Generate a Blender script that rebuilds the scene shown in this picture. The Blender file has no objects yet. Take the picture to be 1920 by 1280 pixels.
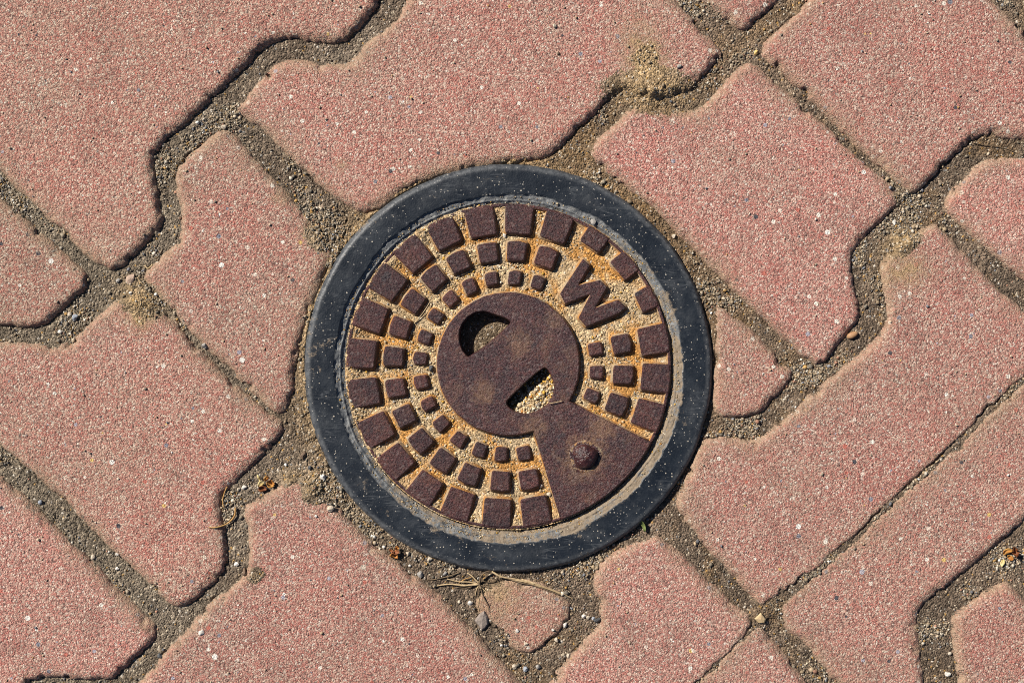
import bpy, bmesh, math, random
import numpy as np
from mathutils import Vector

# ---------------------------------------------------------------- camera, sky, sun, exposure
# Plan unit: 1 u = 0.26 mm on the pavement (origin of the plan at u = (960, 640), y downwards).
S = 0.00026
random.seed(7)
rng = np.random.default_rng(11)
sc = bpy.context.scene
col = sc.collection

cam_d = bpy.data.cameras.new('camera')
cam = bpy.data.objects.new('camera', cam_d)
col.objects.link(cam)
cam_d.lens = 50.0
cam_d.sensor_width = 36.0
cam.location = (0, 0, 1920 * S * 50.0 / 36.0)
cam.rotation_euler = (0, 0, 0)
cam_d.clip_start = 0.01
cam_d.clip_end = 500
sc.camera = cam

SUN_EL = math.radians(39)
SUN_H = Vector((-0.80, 0.60))            # horizontal direction towards the sun
w = bpy.data.worlds.new('World')
sc.world = w
w.use_nodes = True
wn = w.node_tree
sky = wn.nodes.new('ShaderNodeTexSky')
sky.sky_type = 'NISHITA'
sky.sun_disc = False
sky.air_density = 0.55
sky.dust_density = 0.1
sky.sun_elevation = SUN_EL
sky.sun_rotation = math.atan2(SUN_H.x, SUN_H.y)
bg = wn.nodes['Background']
bg.inputs['Strength'].default_value = 0.05
wn.links.new(sky.outputs[0], bg.inputs[0])

sun_d = bpy.data.lights.new('sun', 'SUN')
sun_d.energy = 5.0
sun_d.angle = math.radians(0.5)
sun_d.color = (1.0, 0.94, 0.85)
sun = bpy.data.objects.new('sun', sun_d)
col.objects.link(sun)
sdir = Vector((SUN_H.x * math.cos(SUN_EL), SUN_H.y * math.cos(SUN_EL), math.sin(SUN_EL)))
sun.rotation_euler = sdir.to_track_quat('Z', 'Y').to_euler()
sun.location = sdir * 3

sc.view_settings.view_transform = 'Standard'
sc.view_settings.look = 'None'
sc.view_settings.gamma = 1.0
sc.view_settings.exposure = 0.42
sc.render.engine = 'CYCLES'
sc.cycles.use_denoising = False
sc.cycles.filter_width = 1.0
sc.cycles.max_bounces = 4
sc.cycles.diffuse_bounces = 1


# ---------------------------------------------------------------- helpers
def W(px, py, z=0.0):
    return ((px - 960) * S, (640 - py) * S, z * S)


def tag(o, label=None, cat=None, group=None, kind=None):
    if label: o['label'] = label
    if cat: o['category'] = cat
    if group: o['group'] = group
    if kind: o['kind'] = kind
    return o


def link(name, me, mat=None, parent=None):
    o = bpy.data.objects.new(name, me)
    col.objects.link(o)
    if mat and me is not None and not me.materials:
        me.materials.append(mat)
    if parent:
        o.parent = parent
    return o


def _h(ix, iy, seed):
    h = (ix.astype(np.int64) * 374761393 + iy.astype(np.int64) * 668265263 + seed * 1442695041) & 0xFFFFFFFF
    h = ((h ^ (h >> 13)) * 1274126177) & 0xFFFFFFFF
    h = ((h ^ (h >> 16)) * 2246822519) & 0xFFFFFFFF
    return ((h ^ (h >> 15)) & 0xFFFFFF) / float(0x1000000)


def vnoise(x, y, seed=0):
    ix = np.floor(x); iy = np.floor(y)
    fx = x - ix; fy = y - iy
    fx = fx * fx * (3 - 2 * fx); fy = fy * fy * (3 - 2 * fy)
    a = _h(ix, iy, seed); b = _h(ix + 1, iy, seed); c = _h(ix, iy + 1, seed); d = _h(ix + 1, iy + 1, seed)
    return (a + (b - a) * fx + (c - a) * fy + (a - b - c + d) * fx * fy) * 2 - 1


def fbm(x, y, scale, octv=3, seed=0, gain=0.5):
    r = 0.0; amp = 1.0; f = 1.0 / scale; tot = 0.0
    for i in range(octv):
        r = r + amp * vnoise(x * f + 17.3 * i, y * f - 9.1 * i, seed + i)
        tot += amp; amp *= gain; f *= 2.03
    return r / tot


def worley(x, y, cell, seed=0):
    gx = x / cell; gy = y / cell
    ix = np.floor(gx); iy = np.floor(gy)
    f1 = np.full(x.shape, 9.0); f2 = np.full(x.shape, 9.0); cid = np.zeros(x.shape)
    for dx in (-1, 0, 1):
        for dy in (-1, 0, 1):
            jx = ix + dx; jy = iy + dy
            px = jx + _h(jx, jy, seed); py = jy + _h(jx, jy, seed + 57)
            d = np.hypot(px - gx, py - gy)
            n = d < f1
            f2 = np.where(n, f1, np.minimum(f2, d))
            cid = np.where(n, _h(jx, jy, seed + 91), cid)
            f1 = np.where(n, d, f1)
    return f1, f2, cid


def sstep(a, b, x):
    t = np.clip((x - a) / (b - a), 0, 1)
    return t * t * (3 - 2 * t)


def make_mesh(name, verts, faces, smooth=True):
    """verts (n,3) metres, faces (m,k) constant k."""
    me = bpy.data.meshes.new(name)
    verts = np.ascontiguousarray(verts, dtype=np.float32)
    faces = np.ascontiguousarray(faces, dtype=np.int32)
    k = faces.shape[1]
    me.vertices.add(len(verts)); me.vertices.foreach_set('co', verts.ravel())
    me.loops.add(faces.size); me.loops.foreach_set('vertex_index', faces.ravel())
    me.polygons.add(len(faces))
    me.polygons.foreach_set('loop_start', np.arange(0, faces.size, k, dtype=np.int32))
    if smooth:
        me.polygons.foreach_set('use_smooth', np.ones(len(faces), dtype=bool))
    me.update(calc_edges=True)
    return me


def put_attr(me, name, arr):
    arr = np.asarray(arr, dtype=np.float32)
    if arr.ndim == 1:
        me.attributes.new(name, 'FLOAT', 'POINT').data.foreach_set('value', arr)
    else:
        rgba = np.ones((len(arr), 4), np.float32); rgba[:, :3] = arr
        me.attributes.new(name, 'FLOAT_COLOR', 'POINT').data.foreach_set('color', rgba.ravel())


def grid_mesh(name, X, Y, Z, cells, attrs=None, origin=(0, 0)):
    """X, Y, Z in plan units on a regular lattice; cells = mask of the quads that are kept."""
    ny, nx = X.shape
    idx = np.arange(ny * nx).reshape(ny, nx)
    q = np.stack([idx[:-1, :-1], idx[1:, :-1], idx[1:, 1:], idx[:-1, 1:]], -1)[cells]
    used, inv = np.unique(q.ravel(), return_inverse=True)
    v = np.stack([(X.ravel()[used] - 960 - origin[0]) * S, (640 - Y.ravel()[used] - origin[1]) * S, Z.ravel()[used] * S], -1)
    me = make_mesh(name, v, inv.reshape(-1, 4))
    for k, a in (attrs or {}).items():
        put_attr(me, k, a.reshape(ny * nx, -1)[used].squeeze() if a.ndim == 2 else a.reshape(ny * nx, 3)[used])
    return me


# ---------------------------------------------------------------- node helper
class NT:
    def __init__(s, name):
        s.mat = bpy.data.materials.new(name)
        s.mat.use_nodes = True
        s.t = s.mat.node_tree
        s.bsdf = s.t.nodes['Principled BSDF']

    def n(s, typ, ins=None, **props):
        nd = s.t.nodes.new('ShaderNode' + typ)
        for k, v in props.items():
            setattr(nd, k, v)
        for k, v in (ins or {}).items():
            s.put(nd.inputs[k], v)
        return nd

    def put(s, sock, v):
        if isinstance(v, bpy.types.NodeSocket):
            s.t.links.new(v, sock)
        elif isinstance(v, (tuple, list)) and len(v) == 3 and sock.type == 'RGBA':
            sock.default_value = (*v, 1)
        else:
            sock.default_value = v

    def pos(s):
        return s.n('NewGeometry').outputs['Position']

    def math(s, op, a, b=0.0, c=0.0, clamp=False):
        nd = s.n('Math', {0: a, 1: b, 2: c}, operation=op, use_clamp=clamp)
        return nd.outputs[0]

    def mix(s, f, a, b, blend='MIX'):
        nd = s.n('Mix', data_type='RGBA', blend_type=blend)
        s.put(nd.inputs[0], f); s.put(nd.inputs[6], a); s.put(nd.inputs[7], b)
        return nd.outputs[2]

    def ramp(s, f, stops, interp='LINEAR'):
        nd = s.n('ValToRGB', {0: f})
        cr = nd.color_ramp; cr.interpolation = interp
        while len(cr.elements) < len(stops):
            cr.elements.new(0.5)
        for e, (p, c) in zip(cr.elements, stops):
            e.position = p
            e.color = (*c, 1) if isinstance(c, tuple) else (c, c, c, 1)
        return nd.outputs[0]

    def noise(s, vec, size, detail=2.0, rough=0.5, dist=0.0):
        return s.n('TexNoise', {'Vector': vec, 'Scale': 1.0 / (size * S), 'Detail': detail, 'Roughness': rough, 'Distortion': dist}).outputs['Fac']

    def vor(s, vec, size, feature='F1', rnd=1.0):
        return s.n('TexVoronoi', {'Vector': vec, 'Scale': 1.0 / (size * S), 'Randomness': rnd}, feature=feature)

    def sep(s, c):
        return s.n('SeparateColor', {0: c}).outputs

    def attr(s, name):
        return s.n('Attribute', attribute_name=name).outputs

    def bump(s, h, strength, dist, normal=None):
        ins = {'Height': h, 'Strength': strength, 'Distance': dist * S}
        if normal is not None:
            ins['Normal'] = normal
        return s.n('Bump', ins).outputs[0]

    def done(s, base, rough, normal=None, spec=0.5):
        s.put(s.bsdf.inputs['Base Color'], base)
        s.put(s.bsdf.inputs['Roughness'], rough)
        s.put(s.bsdf.inputs['Specular IOR Level'], spec)
        if normal is not None:
            s.put(s.bsdf.inputs['Normal'], normal)
        return s.mat


# ---------------------------------------------------------------- materials
def mat_paver():
    m = NT('pink_concrete')
    p = m.pos()
    nz = m.n('TexNoise', {'Vector': p, 'Scale': 1 / (3 * S), 'Detail': 1.0})
    pw = m.n('VectorMath', {0: p, 1: m.n('VectorMath', {0: nz.outputs['Color'], 3: 2.2 * S}, operation='SCALE').outputs[0]}, operation='ADD').outputs[0]
    v1 = m.vor(pw, 3.1)
    rgb = m.sep(v1.outputs['Color'])
    grain = m.ramp(rgb[0], [(0.0, (0.10, 0.07, 0.065)), (0.09, (0.26, 0.125, 0.105)), (0.20, (0.53, 0.15, 0.125)),
                            (0.38, (0.56, 0.245, 0.205)), (0.60, (0.54, 0.315, 0.26)), (0.82, (0.66, 0.455, 0.37)),
                            (0.94, (0.80, 0.67, 0.55)), (1.0, (0.88, 0.82, 0.74))])
    big = m.noise(p, 210, 4.0, 0.68)
    bigc = m.ramp(big, [(0.34, (0.60, 0.24, 0.20)), (0.5, (0.53, 0.285, 0.235)), (0.66, (0.45, 0.30, 0.24))])
    c = m.mix(0.36, grain, bigc)
    fine = m.noise(p, 1.9, 2.0, 0.6)
    c = m.mix(1.0, c, m.ramp(fine, [(0.3, 0.74), (0.7, 1.20)]), 'MULTIPLY')
    oi = m.n('ObjectInfo').outputs['Random']
    c = m.mix(1.0, c, m.ramp(oi, [(0.0, (0.95, 0.96, 0.92)), (0.5, (1.05, 1.03, 1.0)), (1.0, (1.13, 1.08, 1.06))]), 'MULTIPLY')
    c = m.mix(m.attr('tone')[2], c, m.mix(1.0, c, (0.885, 0.955, 0.90), 'MULTIPLY'))
    stain = m.ramp(m.noise(p, 90, 5.0, 0.72, 0.5), [(0.52, 1.0), (0.68, 0.80)])
    c = m.mix(1.0, c, stain, 'MULTIPLY')
    # darker in the pores between the sand grains
    c = m.mix(m.math('MULTIPLY', m.ramp(v1.outputs['Distance'], [(0.45, 0.0), (0.8, 1.0)]), 0.55), c, (0.15, 0.09, 0.075))
    # larger aggregate: cream, slate and ochre chips
    v2 = m.vor(pw, 17)
    s2 = m.sep(v2.outputs['Color'])
    chip = m.math('MULTIPLY', m.math('LESS_THAN', v2.outputs['Distance'], m.math('MULTIPLY_ADD', s2[2], 0.17, 0.09)), m.math('GREATER_THAN', s2[0], 0.60))
    chipc = m.ramp(s2[1], [(0.0, (0.80, 0.72, 0.62)), (0.38, (0.72, 0.58, 0.48)), (0.5, (0.50, 0.16, 0.12)), (0.62, (0.24, 0.23, 0.26)), (0.74, (0.08, 0.075, 0.085)), (0.86, (0.40, 0.36, 0.40)), (0.97, (0.66, 0.45, 0.16))], 'CONSTANT')
    c = m.mix(chip, c, chipc)
    v3 = m.vor(p, 60)
    s3 = m.sep(v3.outputs['Color'])
    chip3 = m.math('MULTIPLY', m.math('LESS_THAN', m.math('ADD', v3.outputs['Distance'], m.math('MULTIPLY', fine, 0.03)), m.math('MULTIPLY_ADD', s3[2], 0.055, 0.045)), m.math('GREATER_THAN', s3[0], 0.35))
    chip3c = m.ramp(s3[1], [(0.0, (0.82, 0.77, 0.70)), (0.55, (0.20, 0.20, 0.23)), (0.7, (0.45, 0.42, 0.47)), (0.85, (0.60, 0.50, 0.40))], 'CONSTANT')
    c = m.mix(chip3, c, chip3c)
    # tan dust trodden on to the faces next to the joints
    d = m.attr('dust')[2]
    dn = m.math('MULTIPLY_ADD', m.noise(p, 7, 3.0, 0.7), 1.3, -0.65)
    df = m.math('MULTIPLY', m.math('ADD', d, m.math('MULTIPLY', dn, m.math('GREATER_THAN', d, 0.03)), clamp=True), 0.92, clamp=True)
    dustc = m.mix(m.noise(p, 40, 2.0), (0.30, 0.205, 0.130), (0.45, 0.32, 0.215))
    dustc = m.mix(m.attr('spot')[2], dustc, (0.43, 0.29, 0.155))
    dustc = m.mix(1.0, dustc, m.ramp(rgb[1], [(0.0, 0.72), (1.0, 1.22)]), 'MULTIPLY')
    c = m.mix(df, c, dustc)
    h = m.math('MULTIPLY_ADD', v1.outputs['Distance'], -0.7, m.math('MULTIPLY_ADD', fine, 1.2, m.math('MULTIPLY', m.noise(p, 8, 3.0, 0.7), 1.0)))
    b = m.bump(h, 1.0, 2.4)
    return m.done(c, 0.9, b, 0.25)


def mat_soil(name, grainy=1.0, bumpd=2.6):
    m = NT(name)
    p = m.pos()
    base = m.attr('tint')[0]
    v1 = m.vor(p, 3.4)
    r = m.sep(v1.outputs['Color'])
    g = m.ramp(r[0], [(0.0, 0.42), (0.25, 0.78), (0.7, 1.05), (0.9, 1.35), (1.0, 1.85)])
    c = m.mix(grainy, base, m.mix(1.0, base, g, 'MULTIPLY'))
    c = m.mix(m.math('MULTIPLY', m.math('GREATER_THAN', r[1], 0.94), 0.7 * grainy), c, m.ramp(r[2], [(0, (0.62, 0.52, 0.38)), (0.5, (0.30, 0.29, 0.27)), (0.62, (0.52, 0.30, 0.09)), (0.8, (0.72, 0.66, 0.56))], 'CONSTANT'))
    fine = m.noise(p, 2.4, 2.0, 0.6)
    c = m.mix(1.0, c, m.ramp(fine, [(0.3, 0.82), (0.7, 1.15)]), 'MULTIPLY')
    h = m.math('MULTIPLY_ADD', v1.outputs['Distance'], -1.0, m.math('MULTIPLY_ADD', fine, 0.8, m.math('MULTIPLY', m.noise(p, 10, 3.0, 0.6), 1.3)))
    return m.done(c, 0.95, m.bump(h, 0.85, bumpd), 0.2)


def mat_grain():
    m = NT('mineral_grain')
    p = m.pos()
    c = m.attr('tint')[0]
    c = m.mix(1.0, c, m.ramp(m.noise(p, 4, 2.0), [(0.3, 0.8), (0.7, 1.15)]), 'MULTIPLY')
    return m.done(c, 0.7, None, 0.35)


def mat_iron(name='rusted_cast_iron', gloss=0.0, lift=(1, 1, 1), spots=()):
    m = NT(name)
    p = m.pos()
    n1 = m.noise(p, 46, 4.0, 0.65)
    c = m.ramp(n1, [(0.28, (0.028, 0.013, 0.016)), (0.48, (0.050, 0.0185, 0.0195)), (0.62, (0.068, 0.026, 0.023)), (0.78, (0.105, 0.043, 0.026))])
    fine = m.noise(p, 2.4, 3.0, 0.7)
    c = m.mix(1.0, c, m.ramp(fine, [(0.36, 0.45), (0.5, 0.95), (0.66, 1.85)]), 'MULTIPLY')
    c = m.mix(1.0, c, m.ramp(m.noise(p, 7, 3.0, 0.6), [(0.35, (0.72, 0.72, 0.76)), (0.65, (1.35, 1.25, 1.2))]), 'MULTIPLY')
    oi = m.n('ObjectInfo').outputs['Random']
    c = m.mix(1.0, c, m.ramp(oi, [(0.0, (0.80, 0.82, 0.86)), (0.5, (1.0, 0.98, 0.98)), (1.0, (1.28, 1.15, 1.08))]), 'MULTIPLY')
    c = m.mix(1.0, c, lift, 'MULTIPLY')
    # orange flecks and pale dust film
    v = m.vor(p, 4.5)
    r = m.sep(v.outputs['Color'])
    c = m.mix(m.math('MULTIPLY', m.math('GREATER_THAN', r[0], 0.90), 0.32), c, (0.12, 0.045, 0.028))
    c = m.mix(m.math('MULTIPLY', m.math('LESS_THAN', r[1], 0.07), 0.3), c, (0.20, 0.15, 0.14))
    film = m.ramp(m.noise(p, 40, 6.0, 0.75, 0.6), [(0.52, 0.0), (0.76, 0.55)])
    c = m.mix(m.math('MULTIPLY', film, m.attr('film')[2]), c, m.mix(fine, (0.13, 0.072, 0.048), (0.24, 0.135, 0.075)))
    for sx, sy, sr, amt in spots:            # trodden dust round the boss and across the disc
        dd = m.n('VectorMath', {0: p, 1: W(sx, sy, 2)}, operation='DISTANCE').outputs['Value']
        near = m.ramp(m.math('MULTIPLY', dd, 1 / (sr * S)), [(0.25, 1.0), (1.0, 0.0)])
        pat = m.ramp(m.math('MULTIPLY', near, m.math('MULTIPLY_ADD', m.noise(p, 9, 4.0, 0.75), 1.6, 0.0)), [(0.52, 0.0), (0.95, amt)])
        c = m.mix(pat, c, m.mix(fine, (0.15, 0.075, 0.045), (0.34, 0.20, 0.11)))
    slate = m.ramp(m.noise(p, 28, 2.0, 0.5), [(0.66, 0.0), (0.72, 0.55)])
    c = m.mix(slate, c, (0.028, 0.027, 0.033))
    # ochre rust and caked dust climbing the flanks
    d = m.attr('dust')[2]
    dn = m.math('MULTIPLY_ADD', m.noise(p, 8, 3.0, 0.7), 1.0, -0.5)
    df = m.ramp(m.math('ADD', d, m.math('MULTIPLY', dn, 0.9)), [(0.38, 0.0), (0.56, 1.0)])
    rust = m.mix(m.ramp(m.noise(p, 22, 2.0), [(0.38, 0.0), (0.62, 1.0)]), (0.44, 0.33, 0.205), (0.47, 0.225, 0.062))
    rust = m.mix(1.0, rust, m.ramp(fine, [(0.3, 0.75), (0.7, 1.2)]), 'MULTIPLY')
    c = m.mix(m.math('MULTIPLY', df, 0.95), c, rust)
    h = m.math('MULTIPLY_ADD', fine, 1.0, m.math('MULTIPLY_ADD', m.noise(p, 11, 3.0, 0.6), 0.7, m.math('MULTIPLY', v.outputs['Distance'], -0.4)))
    ro = m.mix(df, m.ramp(fine, [(0.3, 0.36 - gloss), (0.7, 0.55 - gloss)]), (0.95, 0.95, 0.95))
    return m.done(c, ro, m.bump(h, 1.0 - gloss * 2, 2.6), 0.45)


def mat_plastic():
    m = NT('black_plastic')
    p = m.pos()
    n1 = m.noise(p, 60, 4.0, 0.6)
    c = m.ramp(n1, [(0.3, (0.0055, 0.009, 0.0155)), (0.55, (0.0095, 0.0145, 0.0225)), (0.75, (0.021, 0.027, 0.036))])
    # fine dust haze and scratches
    hz = m.ramp(m.noise(p, 14, 5.0, 0.75), [(0.52, 0.0), (0.80, 0.38)])
    c = m.mix(hz, c, (0.085, 0.092, 0.10))
    for ang, size, th in ((0.5, 30, 0.030), (-0.7, 38, 0.022), (1.3, 26, 0.020)):
        mp = m.n('Mapping', {0: p, 'Rotation': (0, 0, ang), 'Scale': (0.10, 1.0, 1.0)})
        e = m.vor(mp.outputs[0], size * 0.34, 'DISTANCE_TO_EDGE').outputs['Distance']
        msk = m.ramp(m.noise(p, 45, 2.0), [(0.54, 0.0), (0.62, 1.0)])
        c = m.mix(m.math('MULTIPLY', m.math('MULTIPLY', m.math('LESS_THAN', e, th), msk), 0.16), c, (0.16, 0.17, 0.18))
    # pale sand specks pressed into the plastic
    for size, th, keep in ((3.4, 0.30, 0.88), (6.0, 0.17, 0.55), (15, 0.08, 0.55)):
        v = m.vor(p, size)
        r = m.sep(v.outputs['Color'])
        sp = m.math('MULTIPLY', m.math('LESS_THAN', m.math('MULTIPLY_ADD', m.noise(p, 2.5, 1.0), th * 0.9, m.math('MULTIPLY_ADD', v.outputs['Distance'], 1.0, -0.45 * th)), m.math('MULTIPLY', r[2], th * 1.5)), m.math('GREATER_THAN', r[0], keep))
        c = m.mix(m.math('MULTIPLY', sp, m.math('MULTIPLY_ADD', r[1], 0.6, 0.2)), c, m.mix(r[1], (0.36, 0.36, 0.36), (0.62, 0.55, 0.44)))
    wr = m.math('MULTIPLY', m.attr('wear_glint')[2], m.ramp(m.noise(p, 10, 4.0, 0.7), [(0.35, 0.15), (0.65, 0.9)]))
    c = m.mix(wr, c, (0.15, 0.155, 0.16))
    # worn grey inner ledge, with caked dust
    led = m.attr('ledge')[2]
    streak = m.noise(p, 12, 4.0, 0.7)
    gl = m.ramp(streak, [(0.3, (0.075, 0.082, 0.092)), (0.55, (0.165, 0.170, 0.172)), (0.75, (0.27, 0.26, 0.235))])
    c = m.mix(led, c, gl)
    d = m.attr('dust')[2]
    dn = m.math('MULTIPLY_ADD', m.noise(p, 9, 4.0, 0.75), 1.6, -0.8)
    df = m.ramp(m.math('ADD', d, dn), [(0.35, 0.0), (0.62, 0.93)])
    dustc = m.mix(m.noise(p, 5, 3.0), (0.13, 0.10, 0.07), (0.36, 0.28, 0.195))
    c = m.mix(df, c, dustc)
    fine = m.noise(p, 3.0, 2.0, 0.6)
    ro = m.mix(df, m.ramp(n1, [(0.3, 0.40), (0.7, 0.55)]), (0.95, 0.95, 0.95))
    hh = m.math('MULTIPLY_ADD', fine, 0.25, m.math('MULTIPLY_ADD', m.noise(p, 24, 3.0, 0.6), 1.0, m.math('MULTIPLY', m.math('MULTIPLY', streak, led), 2.0)))
    return m.done(c, ro, m.bump(hh, 0.6, 2.0), 0.35)


def mat_plain(name, ca, cb, size=6, rough=0.75, bump=0.5, spec=0.3):
    m = NT(name)
    p = m.pos()
    c = m.mix(m.ramp(m.noise(p, size, 3.0, 0.6), [(0.3, 0.0), (0.7, 1.0)]), ca, cb)
    return m.done(c, rough, m.bump(m.noise(p, size * 0.6, 3.0, 0.6), bump, 1.2), spec)


M_PAVER = mat_paver()
M_SOIL = mat_soil('joint_soil_earth', 1.0, 3.4)
M_SAND = mat_soil('ochre_sand', 1.0, 2.4)
M_GRAIN = mat_grain()
M_IRON = mat_iron()
M_WORN = mat_iron('worn_cast_iron', 0.20)
M_HUB = mat_iron('trodden_cast_iron', 0.05, (1.25, 1.2, 1.18),
                 ((1097, 852, 95, 0.8), (1130, 800, 60, 0.6), (1000, 800, 60, 0.5), (975, 640, 60, 0.45), (905, 735, 55, 0.5), (1040, 600, 50, 0.4)))
M_PLASTIC = mat_plastic()

# ---------------------------------------------------------------- pavement: traced outlines in plan units
PAVERS = [
    # z offset, tilt x, tilt y, outline
    (1.5, [(760, -60), (705, 8), (672, 50), (642, 80), (592, 76), (520, 68), (478, 100), (397, 182), (335, 238), (287, 282), (284, 320), (296, 370), (303, 418), (282, 442), (237, 490), (207, 508), (175, 490), (82, 402), (0, 322), (-105, 225), (-170, 140), (-140, 60), (-120, -120), (60, -300), (380, -320), (600, -190)]),
    (0.0, [(0, 378), (40, 408), (97, 458), (142, 494), (161, 515), (160, 538), (133, 562), (98, 592), (80, 608), (48, 614), (0, 608), (-45, 603), (-95, 650), (-330, 420), (-130, 265)]),
    (0.5, [(440, 204), (452, 190), (500, 136), (527, 112), (567, 112), (600, 120), (640, 122), (665, 110), (687, 80), (740, 40), (752, 15), (800, -40), (880, -130), (1010, -235), (1060, -200), (1180, -80), (1265, 0), (1322, 60), (1354, 95), (1350, 112), (1322, 140), (1290, 168), (1256, 180), (1200, 178), (1168, 163), (1152, 174), (1110, 215), (1060, 265), (1030, 292), (960, 303), (900, 309), (840, 326), (770, 348), (722, 386), (690, 397), (662, 393), (600, 347), (565, 314), (530, 282), (505, 250)]),
    (-0.5, [(414, 242), (432, 247), (500, 322), (562, 392), (606, 440), (624, 472), (605, 522), (572, 600), (553, 680), (545, 748), (528, 778), (506, 770), (453, 716), (394, 660), (312, 574), (268, 522), (272, 508), (298, 484), (336, 448), (341, 420), (332, 370), (326, 318), (345, 298), (385, 264)]),
    (0.5, [(250, 553), (307, 584), (335, 613), (369, 648), (391, 676), (444, 726), (500, 776), (527, 794), (530, 808), (512, 834), (469, 874), (434, 906), (413, 928), (411, 947), (416, 977), (421, 1019), (424, 1046), (413, 1075), (389, 1102), (353, 1133), (335, 1140), (312, 1132), (285, 1102), (252, 1067), (208, 1029), (166, 987), (131, 954), (98, 922), (40, 868), (0, 836), (-110, 735), (-60, 690), (-30, 646), (0, 643), (62, 646), (103, 652), (135, 638), (180, 595), (217, 564)]),
    (0.0, [(1315, -5), (1350, 25), (1388, 52), (1404, 53), (1420, 35), (1440, 18), (1458, 0), (1500, -42), (1400, -150), (1250, -60)]),
    (0.5, [(1520, 0), (1495, 27), (1440, 76), (1430, 97), (1440, 112), (1515, 178), (1615, 278), (1690, 348), (1716, 364), (1755, 326), (1800, 281), (1830, 254), (1865, 254), (1920, 262), (1962, 263), (2020, 205), (2030, 160), (1920, 55), (1855, -8), (1790, -70), (1620, -95), (1560, -42)]),
    (0.0, [(1105, 288), (1115, 266), (1155, 232), (1178, 204), (1200, 199), (1235, 206), (1297, 210), (1322, 196), (1360, 155), (1390, 126), (1411, 115), (1440, 143), (1540, 226), (1615, 296), (1642, 320), (1678, 349), (1687, 376), (1652, 417), (1610, 456), (1597, 481), (1599, 514), (1612, 562), (1615, 591), (1587, 630), (1570, 648), (1549, 679), (1526, 683), (1503, 661), (1461, 624), (1413, 580), (1365, 532), (1329, 494), (1287, 449), (1256, 418), (1209, 374), (1159, 336), (1131, 318)]),
    (-1.0, [(1340, 574), (1358, 576), (1413, 621), (1474, 684), (1486, 700), (1480, 718), (1452, 746), (1424, 776), (1397, 783), (1362, 782), (1342, 774), (1336, 740), (1341, 690), (1343, 640)]),
    (0.0, [(1752, 420), (1733, 430), (1687, 459), (1658, 488), (1652, 514), (1662, 562), (1668, 604), (1649, 635), (1581, 692), (1539, 727), (1494, 763), (1461, 795), (1436, 820), (1410, 827), (1365, 821), (1321, 821), (1306, 848), (1288, 897), (1268, 940), (1274, 958), (1300, 992), (1325, 1026), (1362, 1066), (1400, 1105), (1428, 1135), (1457, 1115), (1525, 1066), (1575, 1024), (1650, 953), (1697, 908), (1765, 847), (1817, 798), (1875, 742), (1900, 717), (1920, 704), (1975, 660), (1985, 630), (1920, 578), (1868, 538), (1817, 480), (1764, 424)]),
    (-0.5, [(1770, 384), (1795, 345), (1828, 314), (1855, 296), (1920, 294), (1975, 298), (2040, 240), (2160, 340), (2100, 460), (1995, 580), (1920, 520), (1888, 498), (1842, 459), (1804, 421), (1776, 398)]),
    (-1.0, [(1460, 1144), (1500, 1110), (1550, 1066), (1575, 1043), (1620, 1003), (1655, 967), (1713, 915), (1771, 864), (1833, 806), (1881, 757), (1920, 725), (1985, 690), (2050, 790), (2010, 890), (1920, 980), (1890, 1005), (1845, 1042), (1812, 1070), (1782, 1097), (1755, 1115), (1732, 1132), (1722, 1150), (1720, 1172), (1727, 1205), (1732, 1247), (1735, 1300), (1690, 1350), (1630, 1360), (1575, 1290), (1540, 1243), (1510, 1206), (1480, 1184)]),
    (0.0, [(1800, 1290), (1797, 1255), (1787, 1190), (1784, 1160), (1812, 1135), (1850, 1112), (1880, 1094), (1896, 1096), (1925, 1125), (2050, 1250), (1950, 1400), (1790, 1350)]),
    (-1.0, [(1425, 1174), (1432, 1180), (1455, 1212), (1485, 1242), (1515, 1288), (1560, 1350), (1450, 1420), (1250, 1350), (1312, 1282), (1337, 1258), (1375, 1216)]),
    (0.0, [(1220, 1004), (1236, 1007), (1280, 1042), (1315, 1079), (1352, 1111), (1382, 1140), (1405, 1160), (1404, 1174), (1387, 1196), (1345, 1238), (1317, 1266), (1290, 1298), (1200, 1400), (1000, 1330), (1030, 1280), (1045, 1262), (1070, 1232), (1100, 1198), (1128, 1172), (1122, 1130), (1115, 1090), (1122, 1058), (1162, 1033)]),
    (-5.5, [(893, 1118), (925, 1097), (965, 1088), (1010, 1094), (1052, 1112), (1072, 1140), (1064, 1166), (1042, 1192), (1020, 1212), (986, 1228), (950, 1206), (925, 1176), (895, 1150)]),
    (0.5, [(487, 932), (510, 921), (540, 897), (575, 893), (612, 932), (643, 963), (673, 999), (697, 1019), (730, 1042), (775, 1082), (810, 1106), (842, 1140), (880, 1175), (915, 1215), (945, 1249), (990, 1300), (960, 1380), (800, 1450), (420, 1460), (200, 1360), (240, 1300), (264, 1277), (312, 1221), (347, 1182), (386, 1138), (439, 1097), (462, 1076), (467, 1030), (465, 991), (458, 963), (461, 946)]),
    (0.0, [(0, 895), (45, 935), (83, 971), (119, 1009), (166, 1046), (214, 1104), (252, 1137), (278, 1164), (292, 1183), (287, 1201), (258, 1229), (226, 1260), (206, 1273), (160, 1275), (119, 1272), (80, 1271), (50, 1284), (0, 1340), (-150, 1250), (-250, 1100), (-110, 800)]),
]
RING_C = (953.0, 690.0)
LID_C = (953.0, 686.0)
ST = 1.7
gx = np.arange(-140, 2061, ST); gy = np.arange(-140, 1421, ST)
X, Y = np.meshgrid(gx, gy)


def chaikin(p):
    q = []
    for i in range(len(p)):
        a = p[i]; b = p[(i + 1) % len(p)]
        q += [(0.78 * a[0] + 0.22 * b[0], 0.78 * a[1] + 0.22 * b[1]), (0.22 * a[0] + 0.78 * b[0], 0.22 * a[1] + 0.78 * b[1])]
    return q


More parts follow.
